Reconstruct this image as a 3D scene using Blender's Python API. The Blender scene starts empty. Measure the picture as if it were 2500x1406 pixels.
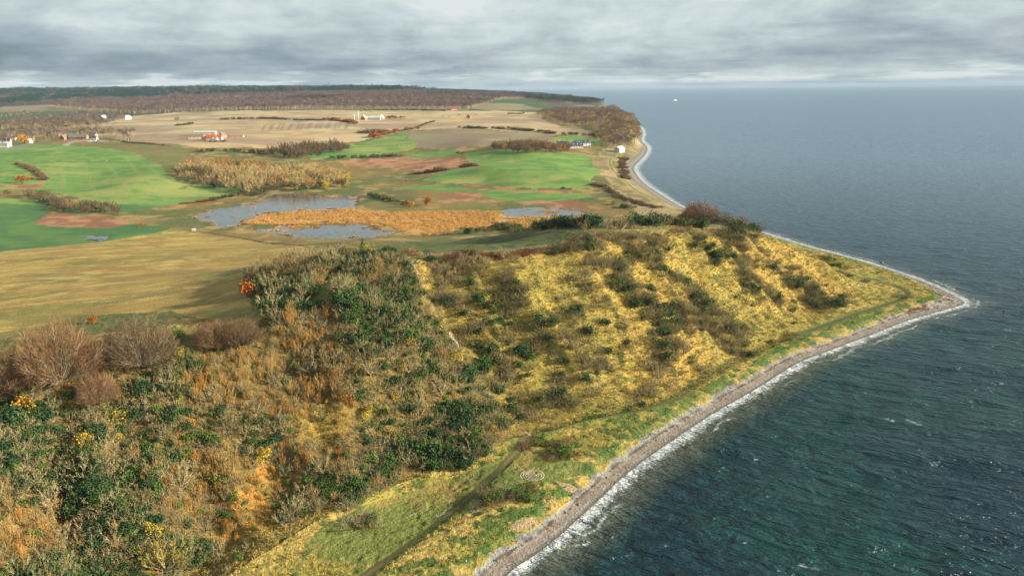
import bpy, bmesh, math, random, time
import numpy as np
T0 = time.time()
S = bpy.context.scene
# ------------------------------------------------------------------ camera
FOC, CAMH, PITCH, ROLL = 1944.0, 100.0, math.radians(14.08), math.radians(0.58)
cam_d = bpy.data.cameras.new('camera'); cam = bpy.data.objects.new('camera', cam_d)
S.collection.objects.link(cam); S.camera = cam
cam_d.sensor_width = 36.0; cam_d.lens = 36.0 * FOC / 2500.0
cam_d.clip_start = 1.0; cam_d.clip_end = 120000.0
cr, sr = math.cos(ROLL), math.sin(ROLL); cp, sp = math.cos(PITCH), math.sin(PITCH)
def cam_ray(u, v):
    x = (np.asarray(u, float) - 1250.0) / FOC; y = -(np.asarray(v, float) - 703.0) / FOC
    xr = x * cr + y * sr; yr = -x * sr + y * cr
    return np.stack([xr, cp + yr * sp, -sp + yr * cp], -1)
from mathutils import Matrix, Vector, Euler
_R = Vector((cr, -sr * sp, -sr * cp)); _F = Vector((0, cp, -sp)); _U = _R.cross(_F)
cam.matrix_world = Matrix(((_R.x, _U.x, -_F.x, 0), (_R.y, _U.y, -_F.y, 0), (_R.z, _U.z, -_F.z, CAMH), (0, 0, 0, 1)))
# ------------------------------------------------------------------ sun, sky, exposure
SUN_EL, SUN_AZ = math.radians(17.5), math.radians(98)      # azimuth measured clockwise from the view direction (+Y)
sun_dir = Vector((math.sin(SUN_AZ) * math.cos(SUN_EL), math.cos(SUN_AZ) * math.cos(SUN_EL), math.sin(SUN_EL)))
sun_d = bpy.data.lights.new('sun', 'SUN'); sun_d.energy = 5.0; sun_d.angle = math.radians(0.6); sun_d.color = (1.0, 0.90, 0.74)
sun = bpy.data.objects.new('sun', sun_d); S.collection.objects.link(sun)
sun.rotation_euler = sun_dir.to_track_quat('Z', 'Y').to_euler()
S.view_settings.view_transform = 'Standard'; S.view_settings.look = 'None'
S.view_settings.gamma = 1.0; S.view_settings.use_curve_mapping = False
S.view_settings.exposure = 1.55
S.cycles.use_denoising = True; S.cycles.sample_clamp_direct = 1.8
S.cycles.max_bounces = 5; S.cycles.diffuse_bounces = 2; S.cycles.glossy_bounces = 2; S.cycles.transparent_max_bounces = 4
S.cycles.volume_bounces = 0; S.cycles.caustics_reflective = False; S.cycles.caustics_refractive = False

class NT:                                       # small node-tree helper
    def __init__(self, tree):
        self.t = tree; tree.nodes.clear()
    def n(self, kind, ins=None, **props):
        nd = self.t.nodes.new(kind)
        for k, v in props.items(): setattr(nd, k, v)
        for k, v in (ins or {}).items(): self.set(nd.inputs[k], v)
        return nd
    def set(self, sock, v):
        if isinstance(v, bpy.types.NodeSocket): self.t.links.new(v, sock)
        elif isinstance(v, bpy.types.Node): self.t.links.new(v.outputs[0], sock)
        else:
            if isinstance(v, (tuple, list)) and len(v) == 3 and sock.type == 'RGBA': v = (*v, 1)
            sock.default_value = v
    def math(self, op, a, b=0.0, c=None, clamp=False):
        ins = {0: a, 1: b}
        if c is not None: ins[2] = c
        return self.n('ShaderNodeMath', ins, operation=op, use_clamp=clamp).outputs[0]
    def mix(self, f, a, b, mode='MIX'):
        nd = self.n('ShaderNodeMix', data_type='RGBA', blend_type=mode)
        self.set(nd.inputs[0], f); self.set(nd.inputs[6], a); self.set(nd.inputs[7], b)
        return nd.outputs[2]
    def ss(self, x, a, b):
        return self.n('ShaderNodeMapRange', {0: x, 1: a, 2: b, 3: 0.0, 4: 1.0}, interpolation_type='SMOOTHSTEP').outputs[0]
    def noise(self, vec, scale, detail=4.0, rough=0.55, dist=0.0):
        return self.n('ShaderNodeTexNoise', {'Vector': vec, 'Scale': scale, 'Detail': detail, 'Roughness': rough, 'Distortion': dist}).outputs[0]

W = bpy.data.worlds.new('World'); S.world = W; W.use_nodes = True
w = NT(W.node_tree)
tc = w.n('ShaderNodeTexCoord').outputs['Generated']
sep = w.n('ShaderNodeSeparateXYZ', {0: tc}); dx, dy, dz = sep.outputs
sky = w.n('ShaderNodeTexSky', sky_type='NISHITA', sun_disc=False, sun_elevation=SUN_EL, sun_rotation=SUN_AZ)
zc = w.math('MAXIMUM', dz, 0.0)
den = w.math('ADD', zc, 0.045)                   # cloud deck seen in perspective, flattened towards the horizon
px = w.math('DIVIDE', dx, den); py = w.math('DIVIDE', dy, den)
pv = w.n('ShaderNodeCombineXYZ', {0: px, 1: py, 2: 3.1}).outputs[0]
lift = w.math('POWER', w.math('ADD', zc, 0.004), 0.60)          # billows: flat and packed low down, open higher up
wv = w.n('ShaderNodeCombineXYZ', {0: dx, 1: w.math('MULTIPLY', dy, 0.4), 2: w.math('MULTIPLY', lift, 1.5)}).outputs[0]
n1 = w.noise(pv, 0.9, 6, 0.55, 0.3)
brk = w.math('MULTIPLY', w.ss(w.noise(w.n('ShaderNodeCombineXYZ', {0: w.math('MULTIPLY', dx, 1.0), 1: 0.0, 2: w.math('MULTIPLY', dz, 9.0)}).outputs[0], 7.0, 6, 0.6, 0.2), 0.50, 0.62), w.math('MULTIPLY', w.ss(dz, 0.002, 0.008), w.math('SUBTRACT', 1.0, w.ss(dz, 0.016, 0.034))))
n3 = w.noise(wv, 10.5, 9, 0.58, 0.3)
n4 = w.noise(wv, 3.6, 3, 0.5, 0.0)
n5 = w.noise(wv, 26.0, 6, 0.6, 0.3)
e = w.math('ADD', w.math('ADD', w.math('MULTIPLY', n1, 0.16), w.math('MULTIPLY', n5, 0.12)), w.math('ADD', w.math('MULTIPLY', n3, 0.46), w.math('MULTIPLY', n4, 0.26)))
band = w.math('MULTIPLY', w.ss(dz, 0.010, 0.026), w.math('SUBTRACT', 1.0, w.ss(dz, 0.030, 0.075)))
lum = w.math('ADD', w.math('MULTIPLY', w.math('SUBTRACT', e, 0.5), 2.5), 0.635)
lum = w.math('ADD', lum, w.math('MULTIPLY', band, w.math('ADD', -0.27, w.math('MULTIPLY', dx, 0.32))))
lum = w.math('ADD', lum, w.math('MULTIPLY', w.ss(dz, 0.03, 0.10), 0.16))
lum = w.math('ADD', lum, w.math('MULTIPLY', brk, 0.36))
ramp = w.n('ShaderNodeValToRGB', {0: lum}); cr_ = ramp.color_ramp
cr_.elements[0].position = 0.05; cr_.elements[0].color = (0.072, 0.095, 0.113, 1)
cr_.elements[1].position = 1.0; cr_.elements[1].color = (0.255, 0.276, 0.276, 1)
for p_, c_ in ((0.32, (0.107, 0.134, 0.157)), (0.55, (0.150, 0.178, 0.194)), (0.78, (0.198, 0.236, 0.239))):
    el = cr_.elements.new(p_); el.color = (*c_, 1)
skyc = w.n('ShaderNodeVectorMath', {0: sky.outputs[0], 1: (0.05, 0.05, 0.05)}, operation='MULTIPLY').outputs[0]
hz = w.mix(w.math('MULTIPLY', w.math('SUBTRACT', 1.0, w.ss(dz, 0.0, 0.010)), 0.35), ramp.outputs[0], (0.150, 0.182, 0.198))
cov = w.mix(0.95, skyc, hz)
bg = w.n('ShaderNodeBackground', {0: cov, 1: 1.0})
w.t.links.new(bg.outputs[0], w.n('ShaderNodeOutputWorld').inputs[0])

# ------------------------------------------------------------------ noise in numpy
def _h(ix, iy, seed):
    h = (ix.astype(np.int64) * 374761393 + iy.astype(np.int64) * 668265263 + seed * 1442695041) & 0xffffffff
    h = ((h ^ (h >> 13)) * 1274126177) & 0xffffffff
    return ((h ^ (h >> 16)) & 0xffffff).astype(np.float32) / np.float32(16777215)
def vnoise(x, y, seed=0):
    ix = np.floor(x); iy = np.floor(y); fx = (x - ix).astype(np.float32); fy = (y - iy).astype(np.float32)
    fx = fx * fx * (3 - 2 * fx); fy = fy * fy * (3 - 2 * fy)
    a = _h(ix, iy, seed); b = _h(ix + 1, iy, seed); c = _h(ix, iy + 1, seed); d = _h(ix + 1, iy + 1, seed)
    return (a + (b - a) * fx) + ((c + (d - c) * fx) - (a + (b - a) * fx)) * fy
def fbm(x, y, scale, octv=4, seed=0, rough=0.5):
    x = np.asarray(x, float) / scale; y = np.asarray(y, float) / scale
    s = 0; amp = 1.0; tot = 0
    for k in range(octv):
        s = s + amp * vnoise(x + 17.3 * k, y - 9.1 * k, seed + k * 7); tot += amp; amp *= rough
        x, y = x * 1.6 + y * 1.2, y * 1.6 - x * 1.2
    return s / tot
def sst(x, a, b):
    t = np.clip((x - a) / (b - a), 0, 1); return t * t * (3 - 2 * t)
def seg_dist(px_, py_, line):
    """distance to a polyline and the side of it"""
    P = np.asarray(line, np.float32); px_ = np.asarray(px_, np.float32); py_ = np.asarray(py_, np.float32)
    best = np.full(px_.shape, 1e18, np.float32); side = np.zeros(px_.shape, np.float32)
    for i in range(len(P) - 1):
        ax, ay = P[i]; bx, by = P[i + 1]; vx, vy = bx - ax, by - ay; L = vx * vx + vy * vy + np.float32(1e-9)
        ex = px_ - ax; ey = py_ - ay
        t = np.clip((ex * vx + ey * vy) * (1 / L), 0, 1)
        qx = ex - t * vx; qy = ey - t * vy; d = qx * qx + qy * qy
        m = d < best; best[m] = d[m]; side[m] = (vx * qy - vy * qx)[m]
    return np.sqrt(best), side, None
def smooth(line, n=5):
    P = np.asarray(line, float); out = []
    for i in range(len(P) - 1):
        p0 = P[max(i - 1, 0)]; p1 = P[i]; p2 = P[i + 1]; p3 = P[min(i + 2, len(P) - 1)]
        for k in range(n):
            t = k / n
            out.append(0.5 * ((2 * p1) + (-p0 + p2) * t + (2 * p0 - 5 * p1 + 4 * p2 - p3) * t * t + (-p0 + 3 * p1 - 3 * p2 + p3) * t ** 3))
    out.append(P[-1]); return np.array(out)
def inpoly(x, y, poly):
    x = np.asarray(x); y = np.asarray(y); P = np.asarray(poly); r = np.zeros(x.shape, bool)
    bb = (x > P[:, 0].min()) & (x < P[:, 0].max()) & (y > P[:, 1].min()) & (y < P[:, 1].max())
    idx = np.nonzero(bb)
    xs = x[idx]; ys = y[idx]; ins = np.zeros(xs.shape, bool); n = len(P); j = n - 1
    for i in range(n):
        xi, yi = P[i, 0], P[i, 1]; xj, yj = P[j, 0], P[j, 1]
        c = ((yi > ys) != (yj > ys)) & (xs < (xj - xi) * (ys - yi) / (yj - yi + 1e-12) + xi)
        ins ^= c; j = i
    r[idx] = ins; return r

# ------------------------------------------------------------------ the lie of the land
def atz(u, v, z):
    d = cam_ray(u, v); t = (z - CAMH) / d[..., 2]
    return np.stack([d[..., 0] * t, d[..., 1] * t], -1)
COAST = [tuple(atz(u, v, 0)) for u, v in [(1235,1406),(1290,1365),(1346,1325),(1425,1254),(1475,1208),(1517,1168),(1580,1118),(1647,1072),(1740,1010),(1845,950),(1945,888),(2032,853),(2133,815),(2212,784),(2290,761),(2354,741),
    (2330,722),(2290,702),(2250,685),(2190,664),(2130,645),(2060,625),(1980,604),(1900,580),(1790,547),(1700,520),(1650,498),(1605,470),(1572,447),(1556,428),(1548,410),(1560,395),(1578,375),(1580,358),(1566,342),(1570,325),(1557,306)]]
COAST = [(-75, 30), (-42, 80), (-16, 124)] + COAST + [(372, 2750), (392, 3300), (420, 4700), (330, 6200), (240, 7700), (120, 9500), (-80, 12500), (-900, 14000)]
COAST = smooth(COAST, 4)
FOOT = [(-120, 60), (-92, 95), (-72, 122)] + [tuple(atz(u, v, 3)) for u, v in [(600,1375),(870,1215),(1100,1130),(1290,1060),(1420,1030),(1560,1000),(1700,945),(1850,870),(1960,800),(2060,748),(2110,715)]]
HPTS = []
def hp(l): 
    for u, v, z in l: x, y = atz(u, v, z); HPTS.append((float(x), float(y), z))
hp([(560,1400,3),(870,1215,3.2),(1100,1130,3),(1290,1060,3),(1420,1030,3),(1560,1000,3),(1700,945,3),(1850,870,3),(1960,800,3),(2060,748,3.5),(2180,700,2.5),(2100,640,3),(1960,605,4)])
hp([(1000,1330,2),(1200,1165,2.2),(1350,1130,2.2),(1250,1260,2),(1500,1060,2.2),(1700,985,2.2),(1900,880,2.2),(2100,790,2),(2250,720,1.8),(880,1390,2.2)])
hp([(20,940,32),(150,925,32),(330,890,32),(530,840,32),(620,820,33.5),(700,740,37),(720,660,38),(620,690,34),(880,632,42),(1000,632,43),(1100,630,42),(1200,628,41.5),(1380,600,42),(1450,572,44),(1600,567,40),(1700,565,36),(1800,568,30.5),(1900,596,24),(1945,622,18.5),(1990,648,13),(2030,678,9),(2065,706,5)])
hp([(1070,780,27),(1190,900,16),(1240,1010,7)])
hp([(0,1400,12),(0,1250,18),(0,1100,25),(250,1250,11.5),(250,1100,19),(250,1000,25),(450,1350,4.5),(500,1200,9),(500,1050,18.5),(500,920,27),(380,1150,16),(700,1250,4.5),(750,1120,10),(640,890,27),(640,960,22.8),(600,1090,14.3),(780,960,21),(800,850,30.5),(950,1150,4.8),(1000,1020,13.5),(960,900,25),(920,760,36.5),(850,1060,14)])
hp([(1350,900,14),(1450,800,21),(1300,760,27),(1300,680,35),(1450,670,35),(1620,860,12),(1650,740,23),(1600,650,32),(1850,760,11),(1850,680,18.5),(1950,730,7)])
hp([(0,830,31),(0,720,24),(200,760,28),(200,700,24.5),(400,700,27),(560,690,31),(300,800,31),(450,780,32),(0,660,17),(0,616,10),(200,620,14),(400,610,11),(200,595,6),(400,560,4.5),(600,600,9),(600,640,17),(700,600,13),(850,595,18),(950,590,18),(1100,595,24),(1200,592,22),(1350,583,15),(1000,610,34),(1150,612,34)])
hp([(100,560,4),(0,540,6),(100,500,5),(0,485,8),(300,525,3),(330,500,4),(430,500,2.5),(470,575,3.2),(700,580,2.8),(950,580,3.0),(1080,577,4),(1300,560,4),(1500,545,7)])
hp([(620,480,1.4),(740,480,1.4),(870,485,1.4),(480,530,1.4),(700,540,1.3),(900,560,1.4),(1000,540,1.6),(1230,520,1.4),(1430,525,1.5),(1150,540,1.6),(980,500,2.2)])
hp([(0,440,13),(0,400,18),(0,362,22),(80,420,15),(160,352,22),(200,440,9),(250,400,15),(330,372,20),(250,480,5),(330,440,11),(395,402,17),(430,440,10),(470,452,6),(590,462,3),(500,478,2.4)])
hp([(500,440,8),(600,440,5),(600,410,9),(560,385,13),(700,430,4),(800,440,3),(720,400,8),(860,440,2.5),(850,400,7),(960,430,3),(1000,470,3),(1200,480,2.6),(1400,475,3.5)])
hp([(1040,440,4),(1180,452,4),(1300,455,6),(1440,455,5),(1450,430,8),(1200,415,13),(1350,412,14),(1150,385,13),(1250,368,20),(1350,380,17),(1430,385,13),(1490,385,8),(1500,368,7),(1520,385,4),(1530,430,3),(1560,470,3),(1500,500,3),(1620,505,3)])
hp([(1300,355,16),(1400,352,14),(1470,345,14),(1350,340,19),(1000,345,20),(1060,360,15),(1170,340,24),(1160,315,27),(1340,325,24),(1440,328,22),(1000,320,24),(900,345,18),(760,385,12),(850,365,15),(1060,380,10)])
hp([(480,360,20),(515,345,24),(600,360,18),(700,358,17),(700,340,22),(500,320,29),(640,305,33),(860,300,35),(330,345,20),(330,320,27),(330,285,38),(500,275,42),(800,268,46),(1150,268,42),(1000,290,34),(1100,300,34),(1300,300,29),(1330,276,32),(1200,262,42)])
hp([(150,340,22),(300,338,22),(0,345,22),(100,305,26),(0,285,30),(200,290,33),(0,262,38),(200,262,40)])
hp([(1400,310,30),(1480,300,36),(1530,285,30),(1550,300,14),(1520,330,20),(1555,335,4),(1500,350,9)])
HPTS += [(110,450,12),(150,440,5),(120,520,4.5),(60,470,9),(100,600,3.5),(60,560,4),(20,600,3),(185,440,2.4),(165,500,2.5),(30,420,26),(80,420,20),(-20,400,26)]
HPTS += [(300,3000,34),(250,3800,45),(330,4700,34),(200,6000,40),(100,7700,40),(-200,9500,60),(-100,3000,62),(-500,3300,72),(-1000,3300,74),(-300,4500,74),(-1600,3300,62),(-900,5000,84),(-2400,3000,40),
         (-2600,4500,70),(-1500,6500,95),(-500,6500,84),(-3500,7000,104),(-5000,8000,100),(-2500,9000,106),(-7000,9000,100),(-1000,10000,104),(-300,11500,70),(-6000,5000,80),(-4000,4000,60),(-2000,1500,24),(-1500,900,20),(-700,500,12),(-500,300,18),(-300,150,30),(-1500,2200,34),
         (-3000,1800,30),(-200,100,30),(-150,50,22),(-800,11800,90),(-4000,12000,106),(-9000,12000,104)]
_hx = np.array([p[:2] for p in HPTS]); _hz = np.array([p[2] for p in HPTS], float)
_C2 = 14.0 ** 2
def _phi(d2): return np.sqrt(d2 + _C2)
_A = _phi(((_hx[:, None] - _hx[None]) ** 2).sum(-1)); n_ = len(_hx)
_M = np.zeros((n_ + 3, n_ + 3)); _M[:n_, :n_] = _A - np.eye(n_) * 0.35; _M[:n_, n_] = 1; _M[:n_, n_ + 1:] = _hx / 1000; _M[n_:, :n_] = _M[:n_, n_:].T
_w = np.linalg.solve(_M, np.concatenate([_hz, np.zeros(3)]))
def rbf(x, y):
    x = np.asarray(x, np.float32).ravel(); y = np.asarray(y, np.float32).ravel()
    out = (_w[n_] + _w[n_ + 1] * x / 1000 + _w[n_ + 2] * y / 1000).astype(np.float32)
    ww = _w.astype(np.float32)
    for i in range(n_):
        out += ww[i] * np.sqrt((x - np.float32(_hx[i, 0])) ** 2 + (y - np.float32(_hx[i, 1])) ** 2 + np.float32(_C2))
    return out
TOP = [tuple(atz(u, v, z)) for u, v, z in [(20,940,32),(330,890,32),(620,820,33.5),(700,740,37),(880,650,42),(1000,632,43),(1200,628,41.5),(1380,600,42),(1450,572,44),(1600,567,40),(1800,568,30.5),(1990,650,12)]]
CLIFF = FOOT[2:] + TOP[::-1]
PONDW = []
def land(x, y, full=False):
    """ground height (m); full=True also returns shore distance (positive on land) and cliff mask"""
    shp = np.shape(x); x = np.asarray(x, float).ravel(); y = np.asarray(y, float).ravel()
    z = rbf(x, y).astype(float)
    d, side, _ = seg_dist(x, y, COAST); sd = np.where(side > 0, d, -d)
    r = np.hypot(x, y)
    df, fs, _ = seg_dist(x, y, FOOT); dt, _, _ = seg_dist(x, y, TOP)
    cm = np.where(inpoly(x, y, CLIFF), np.clip(4 * df * dt / (df + dt + 1e-3) ** 2, 0, 1), 0)
    s = x * 0.83 + y * 0.56 + (fbm(x, y, 30, 2, 6) - .5) * 14; t = x * 0.56 - y * 0.83
    rg = 1 - np.abs(2 * fbm(s, t * 0.30, 26, 2, 5) - 1) * 3.0; gul = .30 * np.clip(rg, -1, 1) - .12 + (fbm(s, t * .3, 9, 3, 8, .55) - .5) * .9
    tt = df / (df + dt + 1e-3); inside = inpoly(x, y, CLIFF); z = z + np.where(inside, 3.2 * np.exp(-((tt - .84) / .17) ** 2) - 1.8 * np.exp(-((tt - .22) / .16) ** 2), 3.2 * np.exp(-(.16 / .17) ** 2) * np.exp(-(dt / 5) ** 2) * (z > 15))
    z = z + cm * gul * 7.5 + cm * (fbm(x, y, 6, 3, 9) - 0.5) * 1.2
    far = sst(r, 500, 1500)
    z = z + (fbm(x, y, 60, 3, 21) - 0.5) * 1.3 * sst(z, 3, 9) * (1 - cm) + far * (fbm(x, y, 190, 3, 31) - 0.5) * 9 * sst(z, 5, 16)
    hm = np.exp(-(((x - 75) / 150) ** 2 + ((y - 1000) / 210) ** 2))
    z = z + hm * (fbm(x, y, 75, 2, 35) - .5) * 15
    hl = np.exp(-(((x + 330) / 150) ** 2 + ((y - 850) / 200) ** 2)); z = z + hl * (fbm(x, y, 95, 2, 36) - .5) * 11
    if PONDW:
        for P, zw in PONDW:
            bb = (x > P[:, 0].min() - 30) & (x < P[:, 0].max() + 30) & (y > P[:, 1].min() - 30) & (y < P[:, 1].max() + 30); i_ = np.nonzero(bb)[0]
            if len(i_):
                xs, ys = x[i_] + (fbm(x[i_], y[i_], 12, 3, 55) - .5) * 16, y[i_] + (fbm(x[i_], y[i_], 12, 3, 56) - .5) * 22; dd, _, _ = seg_dist(xs, ys, np.vstack([P, P[:1]])); dd = np.where(inpoly(xs, ys, P), -dd, dd).astype(float)
                tz = zw + np.clip(dd * .05, -.5, 1.2) + (fbm(x[i_], y[i_], 6, 4, 57, .6) - .52) * 1.9 * sst(-dd, -6, 2); k_ = 1 - sst(dd, 4, 26)
                z[i_] = z[i_] * (1 - k_) + tz * k_
    z = z + sst(r, 3500, 6500) * (fbm(x, y, 900, 4, 41) - 0.5) * 16
    prof = np.where(sd > 0, 0.10 * sd + 0.9 * sst(sd, 2, 9), sd * 0.09)
    prof = prof + np.where(np.abs(sd) < 60, (fbm(x, y, 4, 3, 3) - 0.5) * 0.25 * sst(sd, 1, 6), 0)
    k = sst(sd, 8, 26)
    z2 = prof * (1 - k) + np.maximum(z, 0.35 + 0.1 * sst(sd, 6, 20)) * k
    z2 = np.minimum(z2, np.maximum(prof * 5, prof)) if False else z2
    z2 = np.where(sd < 0, np.maximum(prof, -4), z2)
    if full: return z2.reshape(shp), sd.reshape(shp), cm.reshape(shp)
    return z2.reshape(shp)
def g(uv):
    """pixels of the photograph -> points (x, y, z) where they meet the land"""
    uv = np.atleast_2d(np.asarray(uv, float)); d = cam_ray(uv[:, 0], uv[:, 1])
    ts = np.geomspace(90, 16000, 420)
    X = d[:, 0, None] * ts; Y = d[:, 1, None] * ts; Z = CAMH + d[:, 2, None] * ts
    gz = np.maximum(land(X, Y), 0.0); hit = Z < gz; i = np.argmax(hit, 1); i = np.where(hit.any(1), np.maximum(i, 1), 419)
    a = ts[i - 1]; b = ts[i]
    for _ in range(12):
        m = (a + b) / 2; below = CAMH + d[:, 2] * m < np.maximum(land(d[:, 0] * m, d[:, 1] * m), 0.0)
        b = np.where(below, m, b); a = np.where(below, a, m)
    m = (a + b) / 2
    return np.stack([d[:, 0] * m, d[:, 1] * m, CAMH + d[:, 2] * m], -1)
# ------------------------------------------------------------------ land cover, traced as outlines on the ground
ZP = dict(
 green_field=[[(0,362),(60,352),(165,354),(330,374),(392,402),(400,420),(432,440),(470,450),(540,453),(592,464),(560,478),(440,497),(330,515),(288,520),(270,498),(150,474),(60,464),(0,470)],
   [(0,485),(60,483),(104,500),(120,510),(98,532),(90,548),(160,556),(265,558),(320,547),(395,553),(418,561),(350,576),(250,591),(120,603),(0,615),(-250,640),(-250,480)],
   [(1030,441),(1080,420),(1150,402),(1136,378),(1170,369),(1260,367),(1330,373),(1400,376),(1500,371),(1486,395),(1490,420),(1442,440),(1450,458),(1300,461),(1180,450),(1080,447)],
   [(740,380),(800,362),(900,346),(1002,322),(988,340),(1022,350),(1008,367),(960,373),(860,385),(760,389)],
   [(985,377),(1110,366),(1135,376),(1080,385),(1000,386)],
   [(930,459),(1040,452),(1150,461),(1180,470),(1100,469)],
   [(1160,466),(1250,462),(1440,473),(1450,481),(1370,491),(1230,491),(1180,479)],
   [(1345,335),(1400,332),(1480,342),(1490,350),(1440,353),(1360,350)],
   [(-300,395),(-20,372),(0,362),(0,398),(-250,440)],[(75,300),(100,306),(125,316),(80,314)]],
 stubble_field=[[(200,345),(240,305),(330,283),(450,273),(650,271),(800,269),(1150,271),(1330,276),(1322,290),(1440,325),(1450,334),(1350,330),(1160,313),(1000,319),(880,345),(800,352),(700,362),(600,361),(480,362),(340,348),(262,336)],
   [(130,308),(250,300),(240,312),(140,318)]],
 ploughed_field=[[(990,346),(1002,322),(1160,316),(1340,326),(1358,350),(1200,358),(1062,363),(1012,361)],
   [(1150,253),(1280,256),(1330,268),(1200,271),(1150,266)],[(0,262),(150,256),(330,258),(330,266),(150,272),(0,275)]],
 pasture=[[(160,354),(262,345),(400,358),(468,370),(445,385),(432,432),(400,418),(392,400),(330,373)],
   [(0,398),(42,401),(90,425),(122,438),(108,444),(60,453),(0,456),(-200,470),(-200,400)],
   [(985,590),(1080,580),(1250,574),(1380,572),(1350,590),(1250,605),(1120,618),(1040,622),(990,606)],
   [(880,500),(960,488),(1050,512),(1180,500),(1250,508),(1210,517),(1100,517),(980,520),(890,508)]],
 marsh=[[(820,393),(950,386),(1110,383),(1150,401),(1182,406),(1060,421),(1010,413),(850,406)],
   [(92,545),(120,516),(200,528),(290,530),(330,541),(262,556),(160,556)],
   [(60,452),(110,440),(125,438),(118,446),(80,462),(0,462),(0,455)],
   [(1100,450),(1290,462),(1400,470),(1380,472),(1250,464)],[(1290,490),(1420,492),(1450,510),(1370,508),(1280,500)],
   [(1070,480),(1150,465),(1180,478),(1120,492)]],
 reed_bed=[[(975,519),(1100,515),(1215,518),(1240,530),(1340,529),(1430,530),(1462,541),(1300,552),(1120,562),(1060,576),(990,572),(955,556),(900,545),(940,530)],
   [(590,545),(640,525),(730,516),(860,510),(985,522),(980,545),(930,556),(870,547),(760,551),(680,552)],
   [(1312,514),(1370,514),(1362,522),(1320,521)],[(640,566),(700,552),(760,556),(700,566)]],
 pond=[[(468,531),(500,518),(560,508),(620,495),(640,482),(680,476),(740,474),(800,484),(872,479),(872,490),(860,508),(730,514),(640,522),(600,538),(588,549),(560,553),(520,547)],
   [(600,560),(690,557),(760,556),(800,548),(870,548),(925,558),(965,570),(940,576),(850,579),(720,576),(640,569)],
   [(1213,517),(1290,506),(1370,509),(1442,521),(1432,529),(1340,527),(1285,529),(1240,529)],
   [(925,531),(945,525),(978,528),(970,534)],[(204,582),(232,577),(258,581),(242,588),(215,587)]],
 rough_meadow=[[(0,616),(120,604),(250,592),(350,577),(420,562),(470,566),(600,585),(700,600),(760,600),(700,640),(640,650),(600,690),(620,780),(560,800),(420,760),(200,770),(0,830),(-300,900),(-300,640)]],
 bare_ground=[[(1355,1172),(1380,1178),(1412,1190),(1400,1202),(1375,1195)],[(1262,1270),(1310,1262),(1290,1290),(1240,1300)],[(990,632),(1028,630),(1024,646),(1005,655),(992,645)]],
)
ALL = []; KEY = []
for kz, pls in ZP.items():
    for p in pls: KEY.append((kz, len(ALL), len(ALL) + len(p))); ALL += p
LINES = dict(
 foot_path=[(870,1420),(940,1370),(1010,1322),(1100,1250),(1160,1200),(1215,1150),(1262,1100),(1290,1063),(1400,1030),(1480,1015),(1560,1000),(1650,970),(1700,935),(1760,900),(1850,858),(1960,812),(2080,770),(2170,741),(2212,724),(2205,708),(2150,688),(2060,668)],
 stair_path=[(1000,640),(1030,690),(1052,742),(1068,778)],
 stair_path2=[(1112,850),(1150,880),(1178,930),(1205,975),(1240,1012),(1270,1045),(1292,1062)],
 top_ride=[(885,636),(850,655),(815,685),(790,710),(776,735)],
 ridge_path=[(1000,636),(1120,622),(1250,612),(1390,592),(1450,572),(1520,562),(1620,563),(1760,570)],
 farm_track=[(1515,372),(1493,386),(1489,398),(1495,415),(1510,432),(1540,455),(1580,480),(1620,498)],
 side_loop=[(1550,1012),(1552,1028),(1510,1045),(1505,1062)],
 village_road=[(-40,378),(30,366),(62,352),(80,346)],
 farm_road=[(160,357),(172,348),(200,345),(290,346)],
 ditch=[(468,564),(530,572),(620,588),(750,602)],
 edge_a=[(0,615),(120,603),(250,591),(350,576),(418,561)],
 red_strip=[(1060,632),(1180,626),(1290,616),(1390,596),(1445,582)],
 scar=[(1195,850),(1178,880),(1182,920)],
)
for kz, p in LINES.items(): KEY.append((kz, len(ALL), len(ALL) + len(p))); ALL += p
TRAM = [[(150,395),(152,420),(155,460)],[(205,392),(215,430),(235,480)],[(255,385),(280,425),(330,490)],[(305,378),(340,425),(405,490)],[(90,405),(120,430),(155,440)],[(350,400),(390,430),(480,480)],[(1260,370),(1261,400),(1262,445)],[(1245,372),(1256,388),(1261,400)]]
for i, p in enumerate(TRAM): KEY.append(('tram%d' % i, len(ALL), len(ALL) + len(p))); ALL += p
_G = g(np.array(ALL, float)); Z = {}; LN = {}
for kz, a, b in KEY:
    if kz in ZP: Z.setdefault(kz, []).append(_G[a:b, :2])
    else: LN[kz] = smooth(_G[a:b, :2], 4)
for P in Z['pond']: PONDW.append((P, max(1.25, float(np.median(land(P[:, 0], P[:, 1]))))))
GOLDP = [g(np.array(p, float))[:, :2] for p in ([(720,1000),(830,960),(870,1040),(800,1110),(720,1090)], [(570,1210),(640,1120),(700,1180),(690,1300),(560,1360),(500,1310)], [(1010,645),(1040,645),(1078,790),(1050,740)], [(200,1390),(420,1330),(560,1330),(480,1410),(300,1420)])]
STR = [g(np.array([(652 + k * 15 + (k % 3) * 3, 303 - k * .3), (640 + k * 15.5 + (k % 3) * 3, 319 - k * .5)], float))[:, :2] for k in range(14)]
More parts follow.
